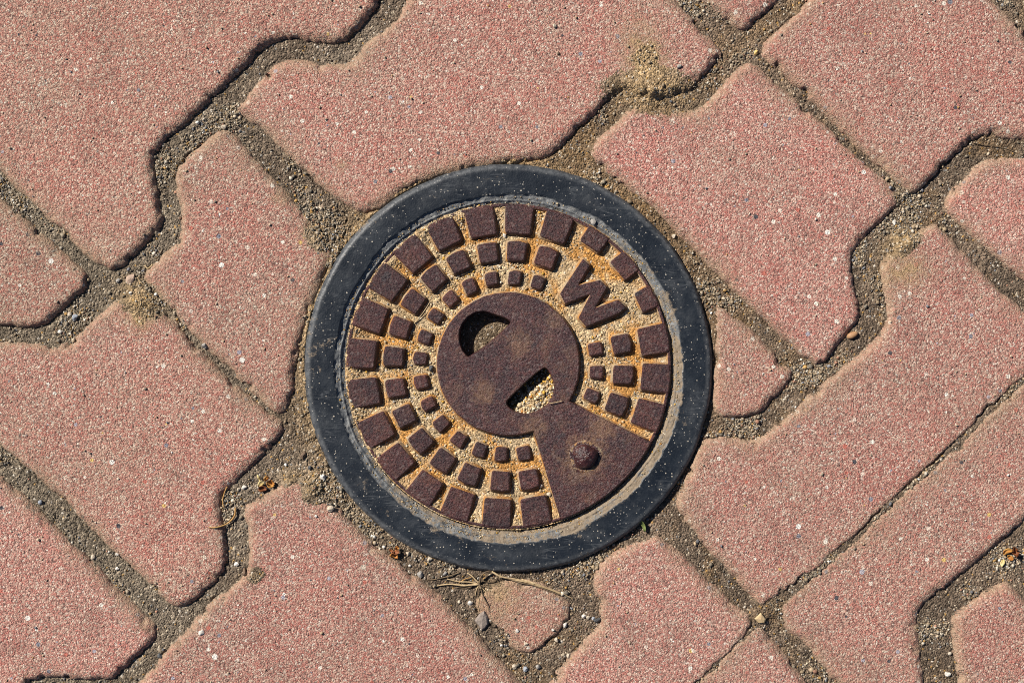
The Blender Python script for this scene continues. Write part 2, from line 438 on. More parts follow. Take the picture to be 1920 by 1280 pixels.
def sdf(px, py, poly):
    d = np.full(px.shape, 1e9); ins = np.zeros(px.shape, bool)
    n = len(poly)
    for i in range(n):
        ax, ay = poly[i]; bx, by = poly[(i + 1) % n]
        ex, ey = bx - ax, by - ay
        L = ex * ex + ey * ey
        if L < 1e-9: continue
        t = np.clip(((px - ax) * ex + (py - ay) * ey) / L, 0, 1)
        d = np.minimum(d, (px - ax - t * ex) ** 2 + (py - ay - t * ey) ** 2)
        if ay != by:
            c = ((ay > py) != (by > py)) & (px < (bx - ax) * (py - ay) / (by - ay) + ax)
            ins ^= c
    return np.where(ins, 1, -1) * np.sqrt(d)


def paver_profile(d, x, y, seed, shallow=1.0):
    """height (u) of a worn block edge at distance d inside the outline"""
    c = (15 + 5 * vnoise(x / 60, y / 60, seed)) * shallow
    t = np.clip(1 - d / c, 0, 1)
    h = -9.0 * t ** 1.7 * shallow
    return np.where(d < 0, -9.0 * shallow + d * 2.8, h)


XW = X + 3.0 * fbm(X, Y, 26, 3, 5) + 1.5 * fbm(X, Y, 7, 2, 9)
YW = Y + 3.0 * fbm(X, Y, 26, 3, 25) + 1.5 * fbm(X, Y, 7, 2, 29)
PH = np.full(X.shape, -60.0); PD = np.full(X.shape, -200.0)
RX = X - RING_C[0]; RY = Y - RING_C[1]; RR = np.hypot(RX, RY)

def seg_dist(ax, ay, bx_, by_):
    ex_, ey_ = bx_ - ax, by_ - ay
    t = np.clip(((X - ax) * ex_ + (Y - ay) * ey_) / (ex_ * ex_ + ey_ * ey_), 0, 1)
    return np.hypot(X - ax - t * ex_, Y - ay - t * ey_)


# hairline seams between the straight-cut blocks at the lower right
SD = np.minimum(seg_dist(1448, 1130, 1990, 655), seg_dist(1415, 1168, 1295, 1295))
seam = sstep(40, 16, SD)

# where soil has been kicked on to the block faces: x, y, rx, ry, angle, height, dust spread
MOUNDS = [(1225, 170, 62, 30, 0.05, 12, 1.0), (1208, 112, 38, 62, -0.25, 1.6, 1.1), (262, 562, 36, 24, 0.7, 7, 1.0), (262, 592, 26, 30, 0.2, 1.4, 0.9),
          (1700, 510, 36, 30, 0.3, 0.8, 1.0), (1690, 455, 34, 20, -0.6, 7, 0.9), (590, 905, 22, 30, 0.2, 9, 0.7), (546, 893, 26, 14, -0.3, 6, 0.6), (632, 925, 26, 18, 0.5, 8, 0.5),
          (940, 1125, 34, 26, 0.1, 0.4, 0.7), (480, 1080, 20, 14, -0.5, 3, 0.3), (600, 440, 30, 30, 0, 4, 0.6), (640, 310, 14, 10, 0, 0.2, 0.6), (520, 372, 16, 12, 0, .1, .6)]
dust_spot = np.zeros(X.shape); mound = np.full(X.shape, -5.0)
nz8 = fbm(X, Y, 11, 3, 71); nz30 = fbm(X, Y, 34, 3, 72)
for mx, my, rx, ry, an, hh, sp in MOUNDS:
    ca, sa = math.cos(an), math.sin(an)
    ux = ((X - mx) * ca + (Y - my) * sa) / rx; uy = (-(X - mx) * sa + (Y - my) * ca) / ry
    r2 = ux * ux + uy * uy
    g = np.exp(-r2 * 1.1 - 0.6 * nz30)
    mound = np.maximum(mound, hh * g * (1 + 0.45 * nz8) - 1.2)
    dust_spot = np.maximum(dust_spot, sp * np.exp(-r2 * 0.75) * (0.85 + 0.5 * nz8))

TONE = {0: 0.9, 1: 0.8, 2: 0.35, 3: 0.6, 4: 0.75, 5: 0.0, 6: 0.0, 7: 0.05, 8: 0.3, 9: 0.1, 10: 0.0, 11: 0.35, 12: 0.1, 15: 0.6, 17: 0.3}    # browner batches of blocks
pavement = bpy.data.objects.new('pavement', None)
col.objects.link(pavement)
tag(pavement, 'pink concrete interlocking block pavement around the valve cover', 'pavement', kind='structure')
pav_dust_base = 0.14 * fbm(X, Y, 150, 3, 61) + 0.08 * fbm(X, Y, 40, 3, 62) - 0.02
for k, (z0, outline) in enumerate(PAVERS):
    poly = chaikin(outline)
    xs = [p[0] for p in poly]; ys = [p[1] for p in poly]
    i0 = max(0, int((min(xs) - 16 + 140) / ST)); i1 = min(X.shape[1], int((max(xs) + 16 + 140) / ST) + 2)
    j0 = max(0, int((min(ys) - 16 + 140) / ST)); j1 = min(X.shape[0], int((max(ys) + 16 + 140) / ST) + 2)
    i0 -= i0 % 2; j0 -= j0 % 2
    sl = (slice(j0, j1), slice(i0, i1))
    xx, yy = X[sl], Y[sl]
    d = sdf(XW[sl], YW[sl], poly)
    d = d + 3.0 * np.minimum(0, fbm(xx, yy, 9, 2, 40 + k)) * (d < 14) - 6.0 * np.clip(fbm(xx, yy, 24, 3, 60 + k) - 0.24, 0, 1) * 3 * (d < 20) + 3.0 * seam[sl] + 1.5
    tx, ty = random.uniform(-.004, .004), random.uniform(-.004, .004)
    cx, cy = np.mean(xs), np.mean(ys)
    h = z0 + tx * (xx - cx) + ty * (yy - cy) + paver_profile(d, xx, yy, 80 + k, 1 - 0.6 * seam[sl] - (0.4 if k == 15 else 0)) + 0.35 * fbm(xx, yy, 16, 3, 100 + k) + rng.uniform(-1, 1, xx.shape) * (0.18 + 0.85 * (d < 15)) * (d > -2) + 0.5 * fbm(xx, yy, 120, 2, 130 + k)
    PH[sl] = np.maximum(PH[sl], np.where(d > -9, h, -60)); PD[sl] = np.maximum(PD[sl], d)
    wide = 15 + 9 * vnoise(xx / 45, yy / 45, 7 + k)
    gyd, gxd = np.gradient(d)
    lee = np.clip(-(0.74 * gxd + 0.67 * gyd) / ST, 0, 1)     # dust painted thinner on edges facing away from the sun, deepening their shade
    dust = (0.86 - 0.45 * lee) * np.exp(-np.maximum(d - 2, 0) / (wide * (1 - 0.45 * lee))) + pav_dust_base[sl] + dust_spot[sl]
    dust = np.maximum(dust, 1.0 * np.exp(-np.maximum(RR[sl] - 386, 0) / (13 + 9 * nz30[sl] - 6 * RX[sl] / np.maximum(RR[sl], 1))))
    if k == 15: dust = dust * 0.8 + 0.16
    q = (slice(None, None, 2), slice(None, None, 2))
    dq = d[q]
    cells = (np.maximum.reduce([dq[:-1, :-1], dq[1:, :-1], dq[1:, 1:], dq[:-1, 1:]]) > -9)
    rr = RR[sl][q]
    cells &= rr[:-1, :-1] > 372
    me = grid_mesh('paver', xx[q], yy[q], h[q], cells, {'dust': np.clip(dust, 0, 1)[q], 'spot': np.clip(dust_spot[sl] * 1.2, 0, 1)[q], 'tone': np.full(h.shape, TONE.get(k, 0.15))[q]})
    link('paver', me, M_PAVER, pavement)

# ---------------------------------------------------------------- soil in the joints
ang = np.arctan2(-RY, RX)
f1, f2, cid = worley(X + 16 * nz30 + 4 * nz8, Y + 16 * fbm(X, Y, 30, 3, 75) + 4 * fbm(X, Y, 10, 2, 76), 50, 3)
crackmask = sstep(-0.02, 0.3, fbm(X, Y, 120, 2, 33))
crack = np.exp(-((f2 - f1) * 50 / 1.9) ** 2) * crackmask
l1, l2, lid = worley(X, Y, 9, 13)
m1, m2, mid_ = worley(X, Y, 4.6, 23)
crumb = sstep(-0.1, 0.5, fbm(X, Y, 70, 3, 44))
soil = -12.0 + 3.2 * fbm(X, Y, 75, 3, 31) + 2.4 * nz8 + 1.6 * fbm(X, Y, 18, 3, 77) + crumb * (4.0 * (0.55 - l1) * (lid > 0.5) + 1.0 * (0.5 - l1)) + 1.0 * (0.5 - m1) * (mid_ > 0.35)
out = np.maximum(-PD, 0)
soil += 4.5 * np.exp(-out / 9) * sstep(-0.4, 0.4, fbm(X, Y, 55, 2, 37))
edge_gap = np.exp(-((PD + 1.0) / 2.3) ** 2) * sstep(-0.25, 0.2, fbm(X, Y, 48, 2, 39))
gyp, gxp = np.gradient(PD)
leeg = np.clip(-(0.74 * gxp + 0.67 * gyp) / ST, 0, 1)
soil -= 9 * crack + 6.0 * edge_gap + 3.5 * leeg * np.exp(-out / 7) * (1 - seam)
soil = soil * (1 - seam) + seam * (-3.2 + 1.0 * nz8 - 6 * edge_gap * leeg)
# soil banked against the ring: nearly flush on the upper left, low on the lower right
side = np.cos(ang - math.radians(150))
ringn = np.exp(-np.maximum(RR - 380, 0) / 26)
soil += ringn * (3.2 + 4.2 * side) * (1 + 0.25 * nz30)
soil -= 9 * np.exp(-((RR - 381.5) / 2.0) ** 2) * sstep(-0.25, 0.25, fbm(X, Y, 60, 2, 49))
soil = np.maximum(soil, np.maximum(PH, -9) + np.where(PH < -9, mound - 2, mound) + 0.9 * (0.5 - m1) + 1.2 * (0.5 - l1) * (lid > 0.5))
# thin trodden film where the joints spill over the shoulders
keep = soil > PH - 2.5
kc = (keep[:-1, :-1] | keep[1:, :-1] | keep[1:, 1:] | keep[:-1, 1:]) & (RR[:-1, :-1] > 370)
t1 = sstep(-0.35, 0.45, fbm(X, Y, 110, 3, 51)); t2 = sstep(0.0, 0.55, fbm(X, Y, 46, 3, 52))
A = np.array([0.128, 0.095, 0.068]); B = np.array([0.188, 0.148, 0.110]); C = np.array([0.180, 0.115, 0.060]); D = np.array([0.34, 0.235, 0.125])
B2 = np.array([0.168, 0.122, 0.086])
tint = A + ((B + (B2 - B) * sstep(700, 1100, X)[..., None]) - A) * t1[..., None]
och = np.clip(t2 * 0.55 * (X > 900) + np.exp(-np.maximum(RR - 380, 0) / 60) * np.clip(np.cos(ang - 0.9), 0, 1) * 0.9, 0, 1)
tint = tint + (C - tint) * och[..., None]
gr = 0.55 * sstep(600, 100, X)
tint = tint + (np.array([0.170, 0.142, 0.102]) - tint) * gr[..., None]
ds = np.clip(np.maximum(dust_spot * 1.1, ringn * np.clip(0.15 + 0.8 * side, 0, 1)), 0, 1)
tint = tint + (D - tint) * ds[..., None]
tint = tint * 1.12 * (1 + 0.28 * fbm(X, Y, 22, 3, 53))[..., None] * (0.92 + 0.16 * lid)[..., None]
me = grid_mesh('joint_soil', X, Y, soil, kc, {'tint': np.clip(tint, 0.01, 1)})
joint_soil = link('joint_soil', me, M_SOIL)
tag(joint_soil, 'cracked brown sandy soil filling the joints between the pink blocks', 'soil', kind='stuff')

# wide ground sheet under and beyond the blocks
gs = np.array([[-60, -60, -0.0075], [60, -60, -0.0075], [60, 60, -0.0075], [-60, 60, -0.0075]])
me = make_mesh('ground', gs, np.array([[0, 1, 2, 3]]), False)
put_attr(me, 'tint', np.tile(np.array([[0.17, 0.125, 0.08]]), (4, 1)))
tag(link('ground', me, M_SOIL), 'bare brown earth under and beyond the block pavement', 'ground', kind='structure')

# blocks beyond the picture: one worn bone-shaped block, repeated
bone = [(-390, -205), (-300, -205), (-262, -205), (-150, -110), (150, -110), (262, -205), (390, -205), (390, 205), (262, 205), (150, 110), (-150, 110), (-262, 205), (-390, 205)]
bone = [(a * 0.965, b * 0.94) for a, b in bone]
bx, by = np.meshgrid(np.arange(-400, 401, 8.0), np.arange(-216, 217, 8.0))
bd = sdf(bx, by, chaikin(bone))
bh = paver_profile(bd, bx, by, 300) + 0.4 * fbm(bx, by, 30, 3, 301)
bc = np.maximum.reduce([bd[:-1, :-1], bd[1:, :-1], bd[1:, 1:], bd[:-1, 1:]]) > -9
bme = grid_mesh('paver', bx + 960, by + 640, bh, bc, {'dust': np.clip(0.95 * np.exp(-np.maximum(bd, 0) / 16) + 0.05, 0, 1)})
bme.materials.append(M_PAVER)
UA = math.radians(43)
ud = np.array([math.cos(UA), -math.sin(UA)]); vd = np.array([math.sin(UA), math.cos(UA)])
tr_polys = [np.array(o) for _, o in PAVERS]
bpts = np.array([(a, b) for a in np.linspace(-380, 380, 15) for b in np.linspace(-195, 195, 9)])
for r in range(-9, 10):
    for i in range(-5, 6):
        c = np.array([323, 90]) + vd * (r * 318) + ud * ((i + 0.5 * (r % 2)) * 780)
        if abs(c[0] - 960) > 2600 or abs(c[1] - 640) > 2200: continue
        pts = c + bpts[:, :1] * ud + bpts[:, 1:] * vd
        if ((pts[:, 0] > -60) & (pts[:, 0] < 1980) & (pts[:, 1] > -60) & (pts[:, 1] < 1340)).any(): continue
        inr = pts[(pts[:, 0] > -136) & (pts[:, 0] < 2056) & (pts[:, 1] > -136) & (pts[:, 1] < 1416)]
        if len(inr) and any((sdf(inr[:, 0], inr[:, 1], list(map(tuple, pl))) > -4).any() for pl in tr_polys): continue
        o = link('paver', bme, None, pavement)
        o.location = W(c[0], c[1], random.uniform(-1.5, 1.0))
        o.rotation_euler = (0, 0, UA)

# ---------------------------------------------------------------- loose grains
ICO = None


def ico_template():
    bm = bmesh.new(); bmesh.ops.create_icosphere(bm, subdivisions=1, radius=1)
    v = np.array([x.co[:] for x in bm.verts]); f = np.array([[l.index for l in fc.verts] for fc in bm.faces])
    bm.free(); return v, f


TV, TF = ico_template()


def grains(name, px, py, pz, rad, tint, label):
    n = len(px)
    k = len(TV)
    sc3 = rng.uniform(0.65, 1.25, (n, 1, 3)) * rad[:, None, None]
    jit = 1 + rng.uniform(-0.22, 0.22, (n, k, 1))
    v = TV[None] * jit * sc3
    a = rng.uniform(0, 6.283, n); ca, sa = np.cos(a)[:, None], np.sin(a)[:, None]
    vx = v[..., 0] * ca - v[..., 1] * sa; vy = v[..., 0] * sa + v[..., 1] * ca; vz = v[..., 2] * 0.85
    P = np.stack([(px[:, None] + vx - 960) * S, (640 - py[:, None] - vy) * S, (pz[:, None] + vz) * S], -1).reshape(-1, 3)
    F = (TF[None] + (np.arange(n) * k)[:, None, None]).reshape(-1, 3)
    F = F[:, ::-1]
    me = make_mesh(name, P, F, False)
    put_attr(me, 'tint', np.repeat(tint, k, axis=0))
    o = link(name, me, M_GRAIN)
    tag(o, label, 'grains', kind='stuff')
    return o


PAL = np.array([[0.40, 0.30, 0.19], [0.52, 0.42, 0.30], [0.66, 0.58, 0.46], [0.30, 0.25, 0.18], [0.20, 0.17, 0.13], [0.78, 0.74, 0.66], [0.46, 0.27, 0.09], [0.22, 0.22, 0.23], [0.38, 0.20, 0.13]])
PALP = np.array([0.26, 0.17, 0.06, 0.22, 0.16, 0.018, 0.04, 0.05, 0.03])
vis = (soil > PH + 0.3) & (RR > 383) & (X > -20) & (X < 1940) & (Y > -20) & (Y < 1300)
cand = np.flatnonzero((vis & (rng.random(X.shape) < (0.04 + 0.96 * crumb ** 2.5) * (1 - 0.85 * np.clip(dust_spot, 0, 1)))).ravel())
pick = rng.choice(cand, 14000, replace=False)
rad = np.clip(rng.lognormal(0.30, 0.42, len(pick)), 0.7, 4.6)
tc = PAL[rng.choice(len(PAL), len(pick), p=PALP / PALP.sum())] * rng.uniform(0.5, 1.1, (len(pick), 1))
grains('soil_grains', X.ravel()[pick] + rng.uniform(-.8, .8, len(pick)), Y.ravel()[pick] + rng.uniform(-.8, .8, len(pick)), soil.ravel()[pick] + rad * 0.35, rad, tc,
       'fine sand grains and grit lying loose on the soil joints')
# stray grains on the block faces
pv = np.flatnonzero(((PD > 4) & (soil < PH - 1) & (RR > 390) & (X > 0) & (X < 1920) & (Y > 0) & (Y < 1280)).ravel())
pick = rng.choice(pv, 420, replace=False)
rad = np.clip(rng.lognormal(0.55, 0.3, len(pick)), 1.0, 3.2)
tc = PAL[rng.choice(len(PAL), len(pick), p=PALP / PALP.sum())]
grains('stray_grit', X.ravel()[pick], Y.ravel()[pick], PH.ravel()[pick] + rad * 0.5, rad, tc, 'stray grit scattered thinly over the pink block faces')

# ---------------------------------------------------------------- black plastic ring
nA = 1080
rs = np.concatenate([np.arange(305.5, 332, 1.3), np.arange(332, 366, 3.4), np.arange(366, 382.5, 1.2), [383.0, 383.3, 383.5]])
th = np.linspace(0, 2 * math.pi, nA, endpoint=False)
TH, RS = np.meshgrid(th, rs)
ex, ey = np.cos(TH), np.sin(TH)
wx, wy = ex * 300, ey * 300
rim_j = 1.6 * fbm(wx, wy, 40, 3, 201)
scallop = 325.5 + 4.0 * fbm(wx, wy, 55, 3, 203) + 1.6 * vnoise(wx / 7, wy / 7, 204)
scallop = scallop + 3 * np.clip(np.cos(TH + 0.65), 0, 1)
plate = sstep(scallop - 1.3, scallop + 1.0, RS)
ledge_z = -7.0 + 7.4 * sstep(304, 326, RS) + 2.2 * fbm(ex * RS, ey * RS, 9, 3, 205) + 1.5 * fbm(ex * RS, ey * RS, 26, 2, 215)
top_z = 3.2 + 1.0 * np.cos((RS - 350) / 30) + 0.5 * fbm(ex * RS, ey * RS, 60, 2, 206)
edge = 1 - np.clip((RS - 370) / 11.0, 0, 1)
top_z = top_z - 8.5 * (1 - np.sqrt(np.clip(1 - (1 - edge) ** 2, 0, 1)))
zz = ledge_z * (1 - plate) + top_z * plate
for n_, dz in ((1, -12), (2, -26)):
    pass
zz[-3] = np.minimum(zz[-3], -6); zz[-2] = -14; zz[-1] = -34
rr_ = RS + rim_j * sstep(360, 380, RS)
ridge = 2.0 * np.exp(-((RS - 315 - 1.5 * fbm(wx, wy, 30, 2, 207)) / 1.6) ** 2) * (1 - plate)
zz = zz + ridge
# lower-right quarter stands a touch higher than the upper left
zz = zz + 0.6 * np.cos(TH + 0.8)
vx = (RING_C[0] + ex * rr_ - 960) * S; vy = (640 - RING_C[1] + ey * rr_) * S
nr = len(rs)
idx = np.arange(nr * nA).reshape(nr, nA)
q = np.stack([idx[:-1], idx[1:], np.roll(idx, -1, 1)[1:], np.roll(idx, -1, 1)[:-1]], -1).reshape(-1, 4)
me = make_mesh('cover_ring', np.stack([vx.ravel(), vy.ravel(), zz.ravel() * S], -1), q)
put_attr(me, 'ledge', (1 - plate).ravel())
put_attr(me, 'wear_glint', np.clip(0.75 * sstep(367, 377, RS) + 0.25 * np.exp(-np.abs(RS - 350 - 8 * fbm(wx, wy, 90, 2, 210)) / 14) * sstep(-.1, .4, fbm(ex * RS, ey * RS, 50, 3, 209)), 0, 1).ravel())  # scuffs, plus the outer rim painted paler to carry its highlight
lr = np.clip(np.cos(TH + 0.75) * 0.75 + 0.30, 0, 1)          # caked dust is thickest on the lower right
dst = 0.30 * sstep(0.1, 0.6, fbm(ex * RS, ey * RS, 45, 4, 217)) * plate + (1 - plate) * np.clip(0.10 + 0.50 * lr + 0.3 * sstep(316, 307, RS) + 0.3 * fbm(ex * RS, ey * RS, 40, 3, 208), 0, 1) + 0.16 * np.exp(-np.abs(RS - scallop - 2) / 3.5) * (0.5 + lr) + 0.12 * sstep(372, 381, RS)
put_attr(me, 'dust', np.clip(dst * (1 + 0.5 * fbm(ex * RS, ey * RS, 14, 3, 216)), 0, 1).ravel())
ring = link('cover_ring', me, M_PLASTIC)
tag(ring, 'scratched black plastic ring with dusty inner ledge around the iron lid', 'ring')

# ---------------------------------------------------------------- rusted iron lid
lid_e = bpy.data.objects.new('valve_lid', None)
col.objects.link(lid_e)
lid_e.location = W(LID_C[0], LID_C[1], 1.0)
TILT = 4.2 / 305
lid_e.rotation_euler = (-0.62 * -TILT * -1, 0.78 * TILT * -1, 0)
tag(lid_e, 'round rusted iron water valve lid with raised blocks and letter W', 'lid')


def lid_plane(px, py):
    """height of the lid's top plane at plan position"""
    lx = px - LID_C[0]; ly = -(py - LID_C[1])
    return 1.0 + (lx * math.sin(0.78 * TILT) - ly * 0.62 * TILT)


def LP(px, py):
    return (px - LID_C[0], -(py - LID_C[1]))


def offset_poly(p, d):
    """offset a CCW polygon outwards by d (mitred)"""
    n = len(p); q = []
    for i in range(n):
        a = Vector(p[i - 1]); b = Vector(p[i]); c = Vector(p[(i + 1) % n])
        e1 = (b - a).normalized(); e2 = (c - b).normalized()
        n1 = Vector((e1.y, -e1.x)); n2 = Vector((e2.y, -e2.x))
        m = n1 + n2
        if m.length < 1e-6: m = n1
        m.normalize()
        k = d / max(0.45, m.dot(n1))
        q.append((b.x + m.x * k, b.y + m.y * k))
    return q


def area(p):
    return 0.5 * sum(p[i - 1][0] * p[i][1] - p[i][0] * p[i - 1][1] for i in range(len(p)))


def round_poly(p, r, n=2):
    q = []
    for i in range(len(p)):
        a = Vector(p[i - 1]); b = Vector(p[i]); c = Vector(p[(i + 1) % len(p)])
        u = (a - b); v = (c - b)
        ra = min(r, u.length * .4, v.length * .4)
        s = b + u.normalized() * ra; e = b + v.normalized() * ra
        for k in range(n + 1):
            t = k / n
            w_ = s * (1 - t) ** 2 + b * 2 * t * (1 - t) + e * t * t
            q.append((w_.x, w_.y))
    return q


def loft(name, outline, levels, holes=(), hole_levels=(), film=0.0, parent=None, mat=None, cx=0, cy=0, jitter=0.0):
    """levels: (offset, z, dust) from the foot to the top; caps the top, round any holes"""
    bm = bmesh.new()
    dl = bm.verts.layers.float.new('dust'); fl = bm.verts.layers.float.new('film')
    if area(outline) < 0: outline = outline[::-1]

    def rings(poly, lev, flip):
        prev = None
        for off, z, du in lev:
            pts = offset_poly(poly, off)
            rg = []
            for q_, (x, y) in enumerate(pts):
                ox, oy = x - poly[q_][0], y - poly[q_][1]
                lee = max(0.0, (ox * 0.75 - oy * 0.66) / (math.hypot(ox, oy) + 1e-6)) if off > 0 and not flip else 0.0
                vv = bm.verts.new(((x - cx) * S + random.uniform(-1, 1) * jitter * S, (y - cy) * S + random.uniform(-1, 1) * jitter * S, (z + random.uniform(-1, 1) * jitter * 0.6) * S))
                vv[dl] = du * (1 - 0.85 * min(1, lee * 1.6)); vv[fl] = film  # dust painted out on flanks turned from the sun, so their shade reads darker
                rg.append(vv)
            if prev:
                n = len(rg)
                for i in range(n):
                    f = [prev[i], prev[(i + 1) % n], rg[(i + 1) % n], rg[i]]
                    bm.faces.new(f[::-1] if flip else f).smooth = True
            prev = rg
        return prev
    top = [rings(outline, levels, False)]
    for h in holes:
        hh = h if area(h) > 0 else h[::-1]
        top.append(rings(hh, hole_levels, True))
    if holes:
        eds = []
        for rg in top:
            for i in range(len(rg)):
                eds.append(bm.edges.get((rg[i], rg[(i + 1) % len(rg)])))
        res = bmesh.ops.triangle_fill(bm, use_beauty=True, edges=eds)
        for g in res['geom']:
            if isinstance(g, bmesh.types.BMFace):
                g.smooth = False
                if g.normal.z < 0: g.normal_flip()
    else:
        f = bm.faces.new(top[0]); f.smooth = False; f.normal_update()
        bmesh.ops.triangulate(bm, faces=[f], ngon_method='EAR_CLIP')
    me = bpy.data.meshes.new(name)
    bm.normal_update()
    bm.to_mesh(me); bm.free()
    o = link(name, me, mat or M_IRON, parent)
    o.location = (cx * S, cy * S, 0)
    return o


def arc(r, a0, a1, n, c=(0, 0)):
    return [(c[0] + r * math.cos(a0 + (a1 - a0) * i / (n - 1)), c[1] + r * math.sin(a0 + (a1 - a0) * i / (n - 1))) for i in range(n)]


# base plate (annulus) and rim
FLOOR = -15.5
bm = bmesh.new(); dl = bm.verts.layers.float.new('dust')
prof = [(118, -26, 1), (118, FLOOR, 1), (296.5, FLOOR, 1), (299, -4, .7), (299.8, -2.6, 0.1), (303.8, -2.4, 0.0), (304.8, -3.6, 0.1), (305, -26, 0.3)]
prev = None; first = None
for i in range(180):
    a = 2 * math.pi * i / 180
    rg = []
    for r, z, du in prof:
        vv = bm.verts.new((r * math.cos(a) * S, r * math.sin(a) * S, z * S)); vv[dl] = du; rg.append(vv)
    if prev:
        for j in range(len(prof) - 1): bm.faces.new((prev[j], rg[j], rg[j + 1], prev[j + 1])).smooth = True
    else: first = rg
    prev = rg
for j in range(len(prof) - 1): bm.faces.new((prev[j], first[j], first[j + 1], prev[j + 1])).smooth = True
bmesh.ops.recalc_face_normals(bm, faces=bm.faces)
me = bpy.data.meshes.new('base_plate'); bm.to_mesh(me); bm.free()
link('base_plate', me, M_IRON, lid_e)

# raised blocks: 24 positions, 3 rings, minus the tail plate and the letter
SIDE = [(6.4, FLOOR, 1.0), (4.0, -8, 1.0), (1.7, -3.0, 0.78), (0.6, -1.7, 0.0), (-1.5, 0.0, 0.0)]
for i in range(24):
    adeg = 10.6 + 15 * i
    a = math.radians(adeg)
    k = round((adeg - 10.6) / 15) % 24
    sa = (adeg + 180) % 360 - 180
    if -70 < sa < -30: continue
    rows = []
    near_w = 20 < sa < 60
    right = -25 < sa < 15
    if near_w:
        rows.append((272, 303.5, 42))
    elif right:
        rows.append((251, 303.5, 49))
    else:
        rows.append((250 + random.uniform(-1.5, 1.5), 301.0, 50))
    if not near_w:
        rows.append((199, 233, 33.5)); rows.append((154, 178, 21.5))
    for (r0, r1, wd) in rows:
        rm = (r0 + r1) / 2
        taper = 0.5
        jw = random.uniform(-1.5, 1.5)
        w0 = (wd + jw) * (1 - taper * (rm - r0) / rm * 1.2); w1 = (wd + jw) * (1 + taper * (r1 - rm) / rm * 1.2)
        aa = a + math.radians(random.uniform(-0.5, 0.5))
        e = (math.cos(aa), math.sin(aa)); t = (-e[1], e[0])
        pts = [(r0, -w0 / 2), (r1 - 1.2, -w1 / 2), (r1 + 0.8, 0), (r1 - 1.2, w1 / 2), (r0, w0 / 2)]
        pts = [(r + random.uniform(-1.2, 1.2), s + random.uniform(-1.2, 1.2)) for r, s in pts]
        P2 = [(e[0] * r + t[0] * s, e[1] * r + t[1] * s) for r, s in pts]
        drop = random.uniform(-0.8, 0.2) if rm > 190 else random.uniform(-3.2, -2.0)
        lev = [(o_, z_ + (drop if z_ > -12 else 0), d_) for o_, z_, d_ in SIDE]
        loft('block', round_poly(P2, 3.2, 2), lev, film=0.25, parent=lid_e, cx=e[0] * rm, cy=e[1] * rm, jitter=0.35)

# centre disc with its tail plate and the two lifting slots
HC = LP(953, 682)
tl0, tl1 = LP(1001, 806), LP(1052, 972); tr0, tr1 = LP(1075, 758), LP(1222, 830)
aL = math.atan2(tl0[1] - HC[1], tl0[0] - HC[0]); aR = math.atan2(tr0[1] - HC[1], tr0[0] - HC[0])
out_p = arc(133, aR, aL + 2 * math.pi, 96, HC)
# follow the tail: left edge out to the rim, rim arc, back
bl = math.atan2(tl1[1], tl1[0]); br = math.atan2(tr1[1], tr1[0])


def edge_pts(a, b, n=7):
    return [(a[0] + (b[0] - a[0]) * i / n + random.uniform(-.6, .6), a[1] + (b[1] - a[1]) * i / n + random.uniform(-.6, .6)) for i in range(1, n)]


out_p = [(x + random.uniform(-.5, .5), y + random.uniform(-.5, .5)) for x, y in out_p]
out_p += edge_pts(out_p[-1], tl1) + arc(303.2, bl, br, 30) + edge_pts(tr1, out_p[0])
slot1 = [(877, 670), (866, 655), (861, 640), (861, 622), (866, 607), (878, 593), (892, 585), (908, 583), (922, 588), (936, 592), (950, 597), (959, 604), (950, 614), (930, 632), (905, 653)]
slot2 = [(949, 753), (965, 736), (987, 715), (1008, 697), (1022, 688), (1030, 696), (1036, 709), (1040, 723), (1038, 740), (1027, 758), (1012, 769), (996, 775), (980, 776), (964, 771), (952, 762)]
s1 = round_poly([LP(*p) for p in slot1], 4, 2); s2 = round_poly([LP(*p) for p in slot2], 4, 2)
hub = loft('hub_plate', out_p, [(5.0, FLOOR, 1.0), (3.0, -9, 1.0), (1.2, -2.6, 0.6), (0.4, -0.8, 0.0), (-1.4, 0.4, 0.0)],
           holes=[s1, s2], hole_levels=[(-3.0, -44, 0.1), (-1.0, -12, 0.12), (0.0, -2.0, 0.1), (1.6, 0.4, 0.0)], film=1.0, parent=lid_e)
hub.data.materials[0] = M_HUB
hub['label'] = 'smooth centre disc with two half-moon slots and a tail plate'

# letter W
zw = [(490, 590), (534, 634), (463, 750), (592, 718), (638, 764), (566, 886), (702, 836), (752, 888), (700, 925), (510, 1002), (462, 946), (534, 806), (384, 864), (350, 802)]
wpoly = [LP(940 + a / 3.2, 300 + b / 3.2) for a, b in zw]
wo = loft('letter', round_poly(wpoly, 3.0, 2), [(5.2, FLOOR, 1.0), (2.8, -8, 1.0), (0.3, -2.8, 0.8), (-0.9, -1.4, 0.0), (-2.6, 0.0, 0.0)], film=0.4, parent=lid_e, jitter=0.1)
wo['label'] = 'raised cast letter W'

